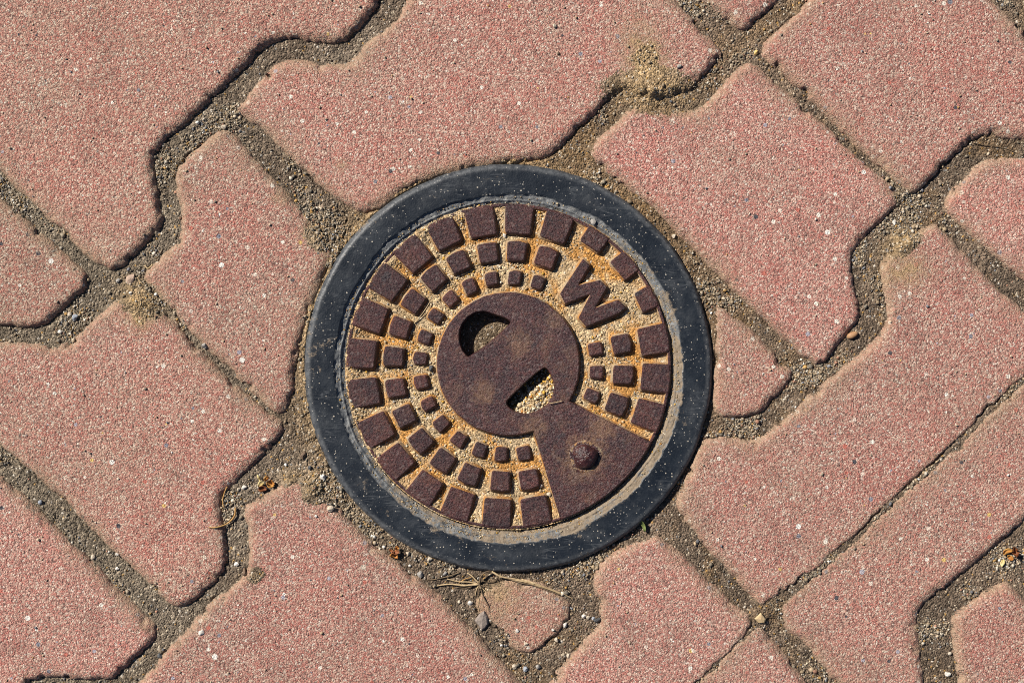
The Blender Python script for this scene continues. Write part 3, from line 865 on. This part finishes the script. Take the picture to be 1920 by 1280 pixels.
# boss on the tail plate
bc_ = LP(1097, 855)
bm = bmesh.new(); dl = bm.verts.layers.float.new('dust'); fl = bm.verts.layers.float.new('film')
bp = [(30.5, 0.0, .45), (28.5, 1.4, .45), (26, 1.2, .42), (23.4, 0.2, 0.30), (22.4, 5.0, 0.0), (19.5, 9.6, 0), (14.5, 13.0, 0), (8, 15.2, 0), (3, 15.8, 0)]
prev = None; rings_ = []
for i in range(28):
    a = 2 * math.pi * i / 28
    fac = 1 + 0.05 * math.sin(3 * a + 1) + 0.04 * math.sin(5 * a)
    rg = []
    for r, z, du in bp:
        vv = bm.verts.new((r * fac * math.cos(a) * S, r * fac * math.sin(a) * S, (z + (random.uniform(-.8, .8) if r < 23 else 0)) * S)); vv[dl] = du; vv[fl] = 0.3; rg.append(vv)
    rings_.append(rg)
for i in range(28):
    p_, n_ = rings_[i], rings_[(i + 1) % 28]
    for j in range(len(bp) - 1): bm.faces.new((p_[j], n_[j], n_[j + 1], p_[j + 1])).smooth = True
bm.faces.new([r[-1] for r in rings_]).smooth = True
me = bpy.data.meshes.new('boss'); bm.to_mesh(me); bm.free()
ob = link('boss', me, M_WORN, lid_e); ob.location = (bc_[0] * S, bc_[1] * S, 0.2 * S)
ob['label'] = 'domed rivet boss on the tail plate'

# ---------------------------------------------------------------- sand on the lid
lx_ = np.arange(LID_C[0] - 310, LID_C[0] + 311, 1.7); ly_ = np.arange(LID_C[1] - 310, LID_C[1] + 311, 1.7)
LX, LY = np.meshgrid(lx_, ly_)
lr_ = np.hypot(LX - LID_C[0], LY - LID_C[1]); la = np.arctan2(-(LY - LID_C[1]), LX - LID_C[0])
PL = lid_plane(LX, LY)
n1 = fbm(LX, LY, 9, 3, 401); n2 = fbm(LX, LY, 45, 3, 402)
w1, w2, wid = worley(LX, LY, 4.8, 403); w3, w4, wid3 = worley(LX, LY, 9, 404)
grit = sstep(-0.25, 0.35, fbm(LX, LY, 30, 3, 405))
sandh = PL - 11.2 + 1.6 * n2 + 0.7 * n1 + grit * (1.3 * (0.5 - w1) + 1.9 * (0.5 - w3) * (wid3 > 0.6))
lft = np.clip(np.cos(la - math.radians(160)) * 1.2 + 0.25, 0, 1)
bot = np.clip(np.cos(la - math.radians(262)) * 1.6 - 0.4, 0, 1)
sandh += sstep(268, 299, lr_) * np.maximum(8.5 * lft, 6.0 * bot) * (1 + 0.15 * n1)
m_ = (lr_ < 308) & (lr_ > 122)
mc = m_[:-1, :-1] & m_[1:, 1:] & m_[1:, :-1] & m_[:-1, 1:]
ta = sstep(-0.2, 0.35, fbm(LX, LY, 40, 3, 406))
SA = np.array([0.45, 0.325, 0.185]); SB = np.array([0.50, 0.235, 0.055]); SC = np.array([0.50, 0.375, 0.225])
orange = np.clip(ta * (1 - 0.55 * grit) * 1.5, 0, 1) * np.clip(1.15 - sstep(255, 300, lr_) * 0.8, 0, 1)
st_ = SA + (SC - SA) * sstep(-.3, .3, n2)[..., None]
st_ = st_ + (SB - st_) * (0.85 * orange)[..., None]
st_ = st_ * (1 + 0.15 * n1)[..., None]
me = grid_mesh('lid_sand', LX, LY, sandh, mc, {'tint': np.clip(st_, 0.02, 1)})
tag(link('lid_sand', me, M_SAND), 'ochre sand packed between the raised blocks of the iron lid', 'sand', kind='stuff')

# sand lying deep in the two slots
cx_ = np.arange(838, 1066, 1.7); cy_ = np.arange(566, 800, 1.7)
CX, CY = np.meshgrid(cx_, cy_)
along = (CX - 953) * 0.70 + (CY - 682) * 0.70          # towards the lower right
c1, c2, cidd = worley(CX, CY, 8, 410)
cav = np.where(along < 0, -44 + 24 * sstep(-66, -20, along), -44 + 30 * sstep(28, 84, along)) + 2.2 * fbm(CX, CY, 14, 3, 411) + 2.5 * (0.5 - c1)
cav = cav + 0 * CX
mcv = np.hypot(CX - 953, CY - 682) < 121
mcc = mcv[:-1, :-1] & mcv[1:, 1:] & mcv[1:, :-1] & mcv[:-1, 1:]
ct = np.array([0.36, 0.26, 0.145]) * (0.5 + 0.8 * cidd)[..., None] 
me = grid_mesh('slot_sand', CX, CY, cav, mcc, {'tint': ct})
tag(link('slot_sand', me, M_SAND), 'coarse sand lying deep inside the two lifting slots', 'sand', kind='stuff')

# grit over the lid sand, finer on the ledge, coarse amber grains in the slots
PAL2 = np.array([[0.52, 0.385, 0.215], [0.60, 0.48, 0.31], [0.74, 0.65, 0.49], [0.40, 0.28, 0.15], [0.60, 0.35, 0.06], [0.22, 0.18, 0.14], [0.50, 0.22, 0.06], [0.30, 0.28, 0.25]])
PP2 = np.array([.27, .24, .10, .16, .11, .06, .03, .03])
cd = np.flatnonzero((m_ & (lr_ > 130) & (lr_ < 304) & (rng.random(LX.shape) < 0.03 + 0.95 * grit)).ravel())
pick = rng.choice(cd, 7500, replace=False)
rad = np.clip(rng.lognormal(0.25, 0.33, len(pick)), 0.7, 3.4)
t_ = PAL2[rng.choice(len(PAL2), len(pick), p=PP2 / PP2.sum())] * rng.uniform(.7, 1.05, (len(pick), 1))
gxx, gyy, gzz = LX.ravel()[pick], LY.ravel()[pick], sandh.ravel()[pick] + rad * .35
cd2 = np.flatnonzero(mcv.ravel() & ((np.abs(along) > 25).ravel()))
pk2 = rng.choice(cd2, 3200, replace=False)
r2_ = np.clip(rng.lognormal(0.75, 0.35, len(pk2)), 1.2, 5.0)
PP3 = np.array([.22, .22, .12, .12, .18, .06, .05, .03])
t2_ = PAL2[rng.choice(len(PAL2), len(pk2), p=PP3 / PP3.sum())]
up = (along.ravel()[pk2] < 0)
amb = up & (rng.random(len(pk2)) < 0.45)
t2_[amb] = np.array([0.66, 0.36, 0.05]) * rng.uniform(0.7, 1.1, (int(amb.sum()), 1))
r2_[amb] *= 1.25
t2_[up & ~amb] *= 0.9
# dust and grit on the ring's ledge
n3 = 4200
aa_ = rng.uniform(0, 6.283, n3); r3 = rng.uniform(306, 322, n3)
ok = rng.random(n3) < np.clip(np.cos(aa_ + 0.75) * .6 + .5, .15, 1)
aa_, r3 = aa_[ok], r3[ok]
rd3 = np.clip(rng.lognormal(0.05, 0.35, len(r3)), .6, 2.4)
t3_ = PAL2[rng.choice(len(PAL2), len(r3), p=PP2 / PP2.sum())] * rng.uniform(0.4, 0.9, (len(r3), 1))
grains('lid_grit', np.concatenate([gxx, CX.ravel()[pk2], RING_C[0] + r3 * np.cos(aa_)]), np.concatenate([gyy, CY.ravel()[pk2], RING_C[1] - r3 * np.sin(aa_)]),
       np.concatenate([gzz, cav.ravel()[pk2] + r2_ * .4, -6.8 + 7.4 * sstep(304, 326, r3)]), np.concatenate([rad, r2_, rd3]), np.concatenate([t_, t2_, t3_]),
       'yellowish sand grains strewn between the blocks and in the slots of the lid')


# ---------------------------------------------------------------- single pebbles
def ground_z(px, py):
    i = int(round((px + 140) / ST)); j = int(round((py + 140) / ST))
    z = max(soil[j, i], PH[j, i])
    r = math.hypot(px - RING_C[0], py - RING_C[1])
    if r < 305: return float(lid_plane(px, py) - 10.5)
    if r < 326: return -1.5
    return float(z)


PM = {'white': mat_plain('white_quartz', (0.58, 0.53, 0.46), (0.78, 0.74, 0.67), 5, 0.6, 0.4),
      'cream': mat_plain('cream_stone', (0.44, 0.36, 0.27), (0.62, 0.53, 0.41), 5, 0.7, 0.5),
      'grey': mat_plain('grey_stone', (0.25, 0.23, 0.21), (0.40, 0.37, 0.33), 5, 0.7, 0.6),
      'slate': mat_plain('slate_stone', (0.045, 0.047, 0.05), (0.12, 0.125, 0.13), 5, 0.6, 0.6),
      'blue': mat_plain('blue_grey_stone', (0.22, 0.24, 0.27), (0.40, 0.42, 0.46), 5, 0.6, 0.4),
      'amber': mat_plain('amber_stone', (0.56, 0.34, 0.10), (0.72, 0.50, 0.20), 5, 0.5, 0.4),
      'brown': mat_plain('brown_stone', (0.10, 0.065, 0.045), (0.22, 0.15, 0.10), 5, 0.7, 0.6),
      'brownish': mat_plain('brown_grey_stone', (0.21, 0.17, 0.145), (0.33, 0.275, 0.235), 6, 0.8, 0.7),
      'tan': mat_plain('tan_stone', (0.46, 0.32, 0.17), (0.62, 0.46, 0.27), 6, 0.75, 0.6),
      'pinkish': mat_plain('pinkish_stone', (0.40, 0.28, 0.21), (0.52, 0.38, 0.29), 7, 0.75, 0.6)}


def rock(px, py, rx, ry, rz, rot, mat, label, name='pebble', cat='pebble', ang_=0.16, sink=0.45, sub=2, cut=0, group='loose pebbles'):
    bm = bmesh.new(); bmesh.ops.create_icosphere(bm, subdivisions=sub, radius=1)
    cut = cut + 2 if name == 'pebble' else cut
    sd = random.random() * 50
    planes = [(Vector((random.uniform(-1, 1), random.uniform(-1, 1), random.uniform(-.3, 1))).normalized(), random.uniform(.55, .8)) for _ in range(cut)]
    for v in bm.verts:
        c = v.co.copy()
        for n, t in planes:
            k = c.dot(n)
            if k > t: c -= n * (k - t)
        k = 1 + ang_ * math.sin(c.x * 2.3 + sd) * math.cos(c.y * 2.9 - sd) + ang_ * .6 * math.sin(c.z * 4 + c.x * 3 + sd * 2)
        v.co = Vector((c.x * rx * k, c.y * ry * k, c.z * rz * k)) * S
    for f in bm.faces: f.smooth = cut == 0
    me = bpy.data.meshes.new(name); bm.to_mesh(me); bm.free()
    o = link(name, me, PM[mat])
    o.location = W(px, py, ground_z(px, py) + rz * (1 - sink) )
    o.rotation_euler = (random.uniform(-.2, .2), random.uniform(-.2, .2), rot)
    tag(o, label, cat, group)
    return o


def poly_stone(outline, h, mat, label):
    cx = sum(p[0] for p in outline) / len(outline); cy = sum(p[1] for p in outline) / len(outline)
    z0 = min(ground_z(cx, cy), ground_z(*outline[0]), ground_z(*outline[len(outline) // 2])) - 1
    pts = [(p[0] - cx, -(p[1] - cy)) for p in outline]
    if area(pts) < 0: pts = pts[::-1]
    bm = bmesh.new()
    lv = []
    for off, z in ((-1.5, 0), (0.8, h * .45), (-0.4, h * .8), (-2.4, h * .97)):
        pp = offset_poly(pts, off)
        lv.append([bm.verts.new((x * S + random.uniform(-.4, .4) * S, y * S + random.uniform(-.4, .4) * S, (z + random.uniform(-.7, .7) * (z > 0) - 0.10 * (x - y)) * S)) for x, y in pp])
    for a, b in zip(lv[:-1], lv[1:]):
        for i in range(len(a)): bm.faces.new((a[i], a[(i + 1) % len(a)], b[(i + 1) % len(a)], b[i]))
    c = bm.verts.new((-1.5 * S, 1.0 * S, h * 1.12 * S))
    for i in range(len(lv[-1])): bm.faces.new((lv[-1][i], lv[-1][(i + 1) % len(lv[-1])], c))
    me = bpy.data.meshes.new('stone'); bm.to_mesh(me); bm.free()
    o = link('stone', me, PM[mat]); o.location = W(cx, cy, z0)
    tag(o, label, 'stone', 'loose stones')
    return o


poly_stone([(890, 1164), (899, 1152), (908, 1146), (914, 1155), (915, 1170), (910, 1178), (903, 1183), (898, 1173)], 12, 'brownish', 'largest loose stone, flat grey and angular, below the dry grass tuft')
poly_stone([(1415, 1159), (1427, 1149), (1436, 1160), (1434, 1168), (1423, 1167)], 9, 'tan', 'beige three-cornered stone where two joints cross at lower right')
if False: rock(905, 1164, 13, 21, 8, 0.25, 'grey', 'largest loose stone, flat grey and angular, below the dry grass tuft', 'stone', 'stone', 0.08, 0.3, 3, 5, 'loose stones')
if False: rock(1426, 1159, 9, 10, 7, 0.4, 'amber', 'beige three-cornered stone where two joints cross at lower right', 'stone', 'stone', 0.06, 0.35, 3, 5, 'loose stones')
ROCKS = [
    (138, 595, 8, 7, 6, 'blue', 'blue-grey round pebble in the joint at left'),
    (127, 589, 5, 6, 4, 'cream', 'tan pebble touching the blue-grey round pebble at left'),
    (110, 622, 7, 5, 4, 'white', 'white pebble below the blue-grey round pebble at left'),
    (242, 522, 11, 9, 4, 'pinkish', 'flat pinkish-tan pebble at the joint crossing at left'),
    (219, 526, 5, 5, 4, 'grey', 'small grey pebble left of the flat pinkish pebble'),
    (243, 549, 4, 3, 3, 'white', 'tiny white chip under the flat pinkish pebble'),
    (383, 648, 6, 7, 5, 'grey', 'pale grey pebble in the narrow joint at left centre'),
    (418, 237, 6, 5, 4, 'cream', 'cream pebble at the top left joint corner'),
    (298, 1230, 6, 6, 5, 'slate', 'dark pebble at the edge of the bottom left joint'),
    (378, 1185, 7, 6, 2.5, 'white', 'bright white flat chip on the bottom left block'),
    (455, 914, 6, 5, 4, 'white', 'white pebble near the dry orange husk, larger of the pair'),
    (445, 917, 4, 4, 3, 'cream', 'small cream pebble near the dry orange husk'),
    (442, 1059, 6, 5, 4, 'white', 'white pebble in the upright joint at lower left'),
    (458, 1073, 10, 7, 6, 'brown', 'dark brown lump in the corner of the upright joint at lower left'),
    (604, 895, 7, 8, 5, 'white', 'square-cut white chip beside the lower left of the ring'),
    (620, 953, 7, 7, 5, 'cream', 'round cream pebble on the block at lower left of the ring'),
    (593, 967, 3.5, 3.5, 2.5, 'white', 'tiny white pebble left of the round cream pebble'),
    (567, 854, 9, 6, 6, 'brown', 'brown pebble in the soil left of the ring'),
    (580, 877, 6, 5, 5, 'slate', 'slate pebble above the square-cut white chip'),
    (535, 872, 4, 4, 3, 'white', 'small white pebble between the husk and the brown pebble'),
    (73, 942, 5, 5, 4, 'blue', 'bluish pebble in the diagonal joint at lower left edge'),
    (172, 1045, 5, 6, 4, 'cream', 'cream pebble in the diagonal joint at bottom left'),
    (218, 1039, 4, 4, 4, 'white', 'white pebble on the upper side of the bottom left joint'),
    (217, 1067, 4, 4, 3, 'white', 'white pebble in the middle of the bottom left joint'),
    (1040, 49, 5, 4, 4, 'cream', 'pale pebble on the block at top centre'),
    (1047, 101, 4, 4, 3, 'brown', 'dark brown pebble below the pale pebble at top centre'),
    (1273, 125, 4, 6, 4, 'grey', 'grey pebble on the dirt-smeared block at top'),
    (1420, 97, 5, 6, 4, 'amber', 'amber pebble at the joint crossing at top right'),
    (1265, 442, 5, 5, 4, 'cream', 'cream pebble in the soil at the upper right of the ring'),
    (1680, 416, 6, 5, 4, 'white', 'white pebble at the joint crossing at right'),
    (1694, 411, 4, 4, 3, 'cream', 'small cream pebble beside the white pebble at right'),
    (1780, 1265, 6, 6, 5, 'white', 'white pebble in the bottom right joint'),
    (787, 1077, 8, 8, 6, 'grey', 'grey pebble at the left end of the dry grass'),
    (805, 1049, 5, 6, 4, 'cream', 'cream pebble close under the ring at the bottom left'),
    (765, 1039, 4, 5, 4, 'cream', 'cream pebble beside the red seed husk'),
    (834, 1076, 4, 6, 4, 'grey', 'upright grey pebble above the dry straws'),
    (881, 1131, 6, 6, 5, 'white', 'white pebble above the flat grey stone'),
    (861, 1130, 4, 4, 3, 'cream', 'cream pebble left of the white pebble above the flat stone'),
    (970, 1182, 4, 4, 3, 'white', 'white pebble on the sunken small block'),
    (986, 1207, 4, 4, 3, 'cream', 'cream pebble at the lower edge of the sunken small block'),
    (1059, 1173, 6, 6, 5, 'white', 'white pebble right of the sunken small block'),
    (1044, 1200, 5, 5, 4, 'cream', 'cream pebble below right of the sunken small block'),
    (1067, 1230, 6, 6, 5, 'cream', 'cream pebble against the block at bottom centre'),
    (1037, 1181, 3.5, 3.5, 3, 'white', 'smallest white pebble right of the sunken small block'),
    (985, 1256, 6, 6, 4, 'blue', 'blue-grey pebble in the joint at bottom centre'),
    (1009, 1251, 6, 5, 4, 'grey', 'grey pebble right of the blue-grey one at bottom centre'),
    (965, 1251, 6, 6, 4, 'cream', 'tan pebble left of the blue-grey one at bottom centre'),
    (1123, 1163, 5, 10, 6, 'slate', 'long dark pebble against the block right of the sunken block'),
    (1095, 1157, 5, 5, 4, 'white', 'white pebble left of the long dark pebble'),
    (1103, 1159, 4, 4, 3, 'cream', 'cream pebble between white and bluish ones left of the long dark pebble'),
    (1113, 1161, 4, 4, 3, 'blue', 'bluish pebble touching the long dark pebble'),
    (1113, 417, 7, 6, 5, 'grey', 'round grey pebble on the ring ledge at upper right'),
    (808, 691, 6, 8, 6, 'slate', 'dark pebble on the sand left of the centre disc'),
    (1014, 911, 5, 5, 4, 'white', 'white pebble on the lid sand left of the tail plate'),
    (1029, 927, 5, 5, 4, 'cream', 'tan pebble on the lid sand left of the tail plate'),
    (946, 441, 4, 5, 4, 'white', 'white pebble between the top two lid blocks'),
]
for (x, y, a, b, c, mt, lab) in ROCKS:
    rock(x, y, a * .88, b * .88, c * .88, random.uniform(0, 3), mt, lab, cut=3 if mt in ('slate', 'brown', 'white') else random.choice((0, 3)))


# ---------------------------------------------------------------- straws, twigs, husks
def tube(name, pts, r0, r1, mat, parent=None, sides=5, rel=True):
    P = []
    for i, p in enumerate(pts):
        z = p[2] if len(p) > 2 else 1.5
        P.append(Vector(W(p[0], p[1], ground_z(p[0], p[1]) + z)))
    Q = []
    n = len(P)
    for i in range(n - 1):
        p0 = P[max(0, i - 1)]; p1 = P[i]; p2 = P[i + 1]; p3 = P[min(n - 1, i + 2)]
        for k in range(5):
            t = k / 5
            Q.append(0.5 * ((2 * p1) + (p2 - p0) * t + (2 * p0 - 5 * p1 + 4 * p2 - p3) * t * t + (3 * p1 - p0 - 3 * p2 + p3) * t ** 3))
    Q.append(P[-1])
    bm = bmesh.new(); prev = None
    for i, c in enumerate(Q):
        d = (Q[min(i + 1, len(Q) - 1)] - Q[max(i - 1, 0)]).normalized()
        s = d.cross(Vector((0, 0, 1)))
        s = s.normalized() if s.length > 1e-6 else Vector((1, 0, 0))
        u = s.cross(d)
        r = (r0 + (r1 - r0) * i / (len(Q) - 1)) * S * random.uniform(.85, 1.15)
        rg = [bm.verts.new(c + (s * math.cos(2 * math.pi * k / sides) + u * math.sin(2 * math.pi * k / sides)) * r) for k in range(sides)]
        if prev:
            for k in range(sides):
                bm.faces.new((prev[k], prev[(k + 1) % sides], rg[(k + 1) % sides], rg[k])).smooth = True
        else: bm.faces.new(rg[::-1])
        prev = rg
    bm.faces.new(prev)
    bmesh.ops.recalc_face_normals(bm, faces=bm.faces)
    me = bpy.data.meshes.new(name); bm.to_mesh(me); bm.free()
    return link(name, me, mat, parent)


def empty(name, px, py):
    o = bpy.data.objects.new(name, None); col.objects.link(o)
    return o      # parts carry plan positions, so the root stays at the plan origin


STRAW = mat_plain('dry_straw', (0.36, 0.25, 0.13), (0.58, 0.44, 0.26), 8, 0.7, 0.4)
STRAW_D = mat_plain('dark_straw', (0.10, 0.07, 0.045), (0.24, 0.17, 0.10), 8, 0.8, 0.4)
TWIG = mat_plain('orange_twig', (0.34, 0.17, 0.05), (0.55, 0.33, 0.12), 8, 0.7, 0.4)
PETAL = mat_plain('orange_papery_husk', (0.52, 0.15, 0.025), (0.62, 0.36, 0.10), 9, 0.6, 0.4)
PETAL_Y = mat_plain('yellow_papery_husk', (0.66, 0.48, 0.16), (0.80, 0.70, 0.42), 9, 0.6, 0.4)
PETAL_D = mat_plain('dark_brown_husk', (0.09, 0.03, 0.015), (0.30, 0.10, 0.03), 7, 0.6, 0.4)
LEAF = mat_plain('green_leaf', (0.06, 0.09, 0.02), (0.20, 0.24, 0.08), 8, 0.6, 0.4)
SEED = mat_plain('brown_seed', (0.30, 0.15, 0.07), (0.46, 0.28, 0.15), 6, 0.5, 0.4)

tuft = empty('dry_grass_tuft', 897, 1095)
tag(tuft, 'dry uprooted grass tuft with straws and roots below the ring', 'dry grass')
blades = [
    ([(898, 1096, 5), (870, 1098, 5), (845, 1096, 4), (826, 1098, 3), (812, 1101, 1)], 2.0, 1.0, STRAW),
    ([(898, 1096, 4), (880, 1092, 4), (858, 1091, 3), (838, 1086, 2)], 1.5, .8, STRAW),
    ([(898, 1094, 4), (885, 1080, 6), (876, 1075, 3)], 1.8, .8, STRAW),
    ([(862, 1074, 2), (840, 1081, 3), (815, 1087, 2), (800, 1088, 1)], 1.3, .7, STRAW_D),
    ([(860, 1094, 3), (872, 1086, 3), (884, 1083, 3)], 1.0, .7, TWIG),
    ([(899, 1096, 4), (901, 1082, 8), (908, 1073, 10), (918, 1070, 9), (922, 1071, 7)], 1.6, 1.6, STRAW_D),
    ([(922, 1071, 7), (938, 1080, 7), (960, 1086, 6), (985, 1091, 6), (1010, 1098, 6), (1035, 1107, 5), (1055, 1116, 4)], 2.0, 1.2, STRAW),
    ([(945, 1082, 5), (975, 1092, 5), (1000, 1097, 4), (1030, 1108, 4), (1050, 1116, 3)], 1.4, 1.0, STRAW_D),
    ([(978, 1086, 7), (1005, 1094, 7), (1028, 1103, 6), (1058, 1115, 3), (1075, 1124, 1.5)], 1.5, .6, STRAW),
    ([(935, 1081, 7), (970, 1086, 8), (1002, 1094, 7)], 1.2, .9, STRAW),
    ([(898, 1097, 4), (893, 1107, 3), (891, 1118, 2)], 1.2, .5, STRAW),
    ([(899, 1097, 4), (897, 1110, 3), (896, 1120, 2)], 1.3, .5, STRAW_D),
    ([(900, 1097, 4), (903, 1110, 3), (908, 1122, 3), (914, 1134, 3), (917, 1147, 2)], 1.3, .6, STRAW_D),
    ([(900, 1098, 4), (906, 1105, 3), (912, 1110, 3)], 1.2, .5, STRAW),
    ([(901, 1098, 4), (915, 1102, 3), (922, 1102, 2)], 1.2, .5, STRAW_D),
    ([(899, 1120, 3), (896, 1135, 2.5), (899, 1148, 2.5)], .7, .5, STRAW),
    ([(905, 1090, 4), (918, 1092, 4), (930, 1088, 2), (934, 1078, 2)], .8, .5, STRAW_D),
    ([(895, 1094, 4), (880, 1102, 3), (862, 1103, 2), (846, 1101, 2)], .8, .5, STRAW_D),
    ([(896, 1090, 3), (900, 1100, 5), (902, 1104, 4)], 3.2, 2.0, STRAW_D),
]
for pts, a, b, mt in blades:
    tube('blade', pts, a, b, mt, tuft)

tw = tube('twig', [(392, 988, 2), (405, 988, 2.5), (418, 985, 4), (430, 978, 5), (439, 966, 6), (440, 952, 4)], 1.2, 1.9, TWIG)
tag(tw, 'curved orange-brown twig hooked over the block edge at lower left', 'twig', 'loose twigs')
tw = tube('twig', [(425, 913, 3), (419, 925, 4), (416, 940, 5), (419, 952, 3)], 1.3, .7, TWIG)
tag(tw, 'thin upright orange twig above the hooked twig at lower left', 'twig', 'loose twigs')
tw = tube('straw', [(1828, 267, 3), (1845, 270, 3), (1872, 274, 2), (1895, 279, 2), (1922, 292, 2)], .9, .7, STRAW_D)
tag(tw, 'thin dark straw in the joint at the top right edge', 'straw', 'loose straws')
tw = tube('straw', [(776, 606, 1), (785, 596, 3), (797, 580, 5), (806, 565, 4)], 1.1, .7, STRAW)
tag(tw, 'short pale straw leaning between lid blocks at upper left', 'straw', 'loose straws')
tw = tube('straw', [(1030, 756, 14.5), (1040, 754, 14.8), (1054, 751, 14.3)], .9, .7, STRAW)
tag(tw, 'short straw lying at the rim of the lower slot', 'straw', 'loose straws')
tw = tube('straw', [(255, 520, 3), (268, 535, 3), (280, 541, 2)], .7, .5, STRAW)
tag(tw, 'thin pale straw by the flat pinkish pebble at left', 'straw', 'loose straws')
tw = tube('straw', [(270, 497, 3), (276, 503, 3), (284, 495, 2.5)], 2.0, 1.6, STRAW)
tag(tw, 'short thick straw bit on the block corner at left', 'straw', 'loose straws')
tw = tube('straw', [(262, 556, 5), (264, 570, 5), (268, 584, 4)], .8, .5, STRAW)
tag(tw, 'pale straw lying on the small dirt heap at left', 'straw', 'loose straws')


def flake(name, px, py, z, lx, ly, rot, curl, tilt, mat, parent=None):
    bm = bmesh.new(); nu, nv = 7, 5
    sd = random.random() * 9
    L = []
    for side in (0, 1):
        g = []
        for i in range(nu):
            row = []
            for j in range(nv):
                u = i / (nu - 1) * 2 - 1; v = j / (nv - 1) * 2 - 1
                wd = math.sqrt(max(0.03, 1 - u * u * .93)) * (1 + .15 * math.sin(3 * u + sd))
                x = u * lx; y = v * ly * wd
                zz_ = curl * (u * u * lx * .5 + v * v * ly * .8) + .8 * math.sin(u * 4 + sd) + .6 * math.cos(v * 3 + sd) + (0.9 if side == 0 else 0)
                row.append(bm.verts.new((x * S, y * S, zz_ * S)))
            g.append(row)
        L.append(g)
    for side, g in enumerate(L):
        for i in range(nu - 1):
            for j in range(nv - 1):
                f = (g[i][j], g[i + 1][j], g[i + 1][j + 1], g[i][j + 1])
                bm.faces.new(f if side == 0 else f[::-1]).smooth = True
    a, b = L
    for i in range(nu - 1):
        bm.faces.new((a[i][0], b[i][0], b[i + 1][0], a[i + 1][0])); bm.faces.new((a[i + 1][-1], b[i + 1][-1], b[i][-1], a[i][-1]))
    for j in range(nv - 1):
        bm.faces.new((a[0][j + 1], b[0][j + 1], b[0][j], a[0][j])); bm.faces.new((a[-1][j], b[-1][j], b[-1][j + 1], a[-1][j + 1]))
    me = bpy.data.meshes.new(name); bm.to_mesh(me); bm.free()
    o = link(name, me, mat, parent)
    o.location = W(px, py, ground_z(px, py) + z)
    o.rotation_euler = (tilt[0], tilt[1], rot)
    return o


hk = empty('dry_husk', 497, 908)
tag(hk, 'papery yellow and orange dry husk in the joint left of the ring', 'husk', 'dry husks')
flake('petal', 488, 906, 5, 7, 6, 0.9, 0.5, (.3, -.2), PETAL_Y, hk)
flake('petal', 505, 908, 5, 8, 7, -0.4, 0.7, (-.3, .3), PETAL, hk)
flake('petal', 491, 916, 4, 8, 6, 0.1, 0.4, (.2, .1), PETAL_D, hk)
flake('petal', 497, 897, 6, 6, 4, 0.9, 0.6, (.5, .4), PETAL, hk)
flake('petal', 484, 896, 5, 7, 2.2, 1.9, 0.2, (.3, -.4), PETAL_Y, hk)
hk = empty('dry_husk', 740, 1036)
tag(hk, 'small dark red crumpled husk at the ring bottom left', 'husk', 'dry husks')
flake('petal', 738, 1040, 4, 8, 5, -0.3, 0.9, (.3, .2), PETAL, hk)
flake('petal', 742, 1036, 7, 7, 4, 0.2, 0.9, (-.3, .1), PETAL_D, hk)
flake('petal', 743, 1028, 6, 4, 4, 0.7, 0.7, (.2, .3), PETAL, hk)
flake('petal', 735, 1034, 6, 6, 3, -0.8, 0.8, (.1, -.3), PETAL_D, hk)
hk = empty('dry_husk', 1895, 1035)
tag(hk, 'dark orange seed husk in the joint at the right edge', 'husk', 'dry husks')
flake('petal', 1890, 1032, 6, 9, 6, 0.5, 0.6, (.3, -.3), PETAL, hk)
flake('petal', 1903, 1036, 6, 6, 9, 0.2, 0.8, (-.2, .3), PETAL_D, hk)
flake('petal', 1897, 1045, 4, 8, 4, -0.7, 0.6, (.4, .2), PETAL, hk)
flake('petal', 1882, 1056, 3, 7, 4, 1.2, 0.4, (.1, .1), PETAL_Y, hk)
lf = flake('leaf_bit', 1208, 985, 5, 11, 4, -1.2, 0.5, (.5, .2), LEAF)
tag(lf, 'small green leaf bit at the lower right outside of the ring', 'leaf')
sd_ = rock(1600, 628, 11, 6, 5, 0.45, 'brown', 'smooth brown seed in the joint at right', 'seed', 'seed', 0.03, 0.35, 3, 0, None)
sd_.data.materials[0] = SEED
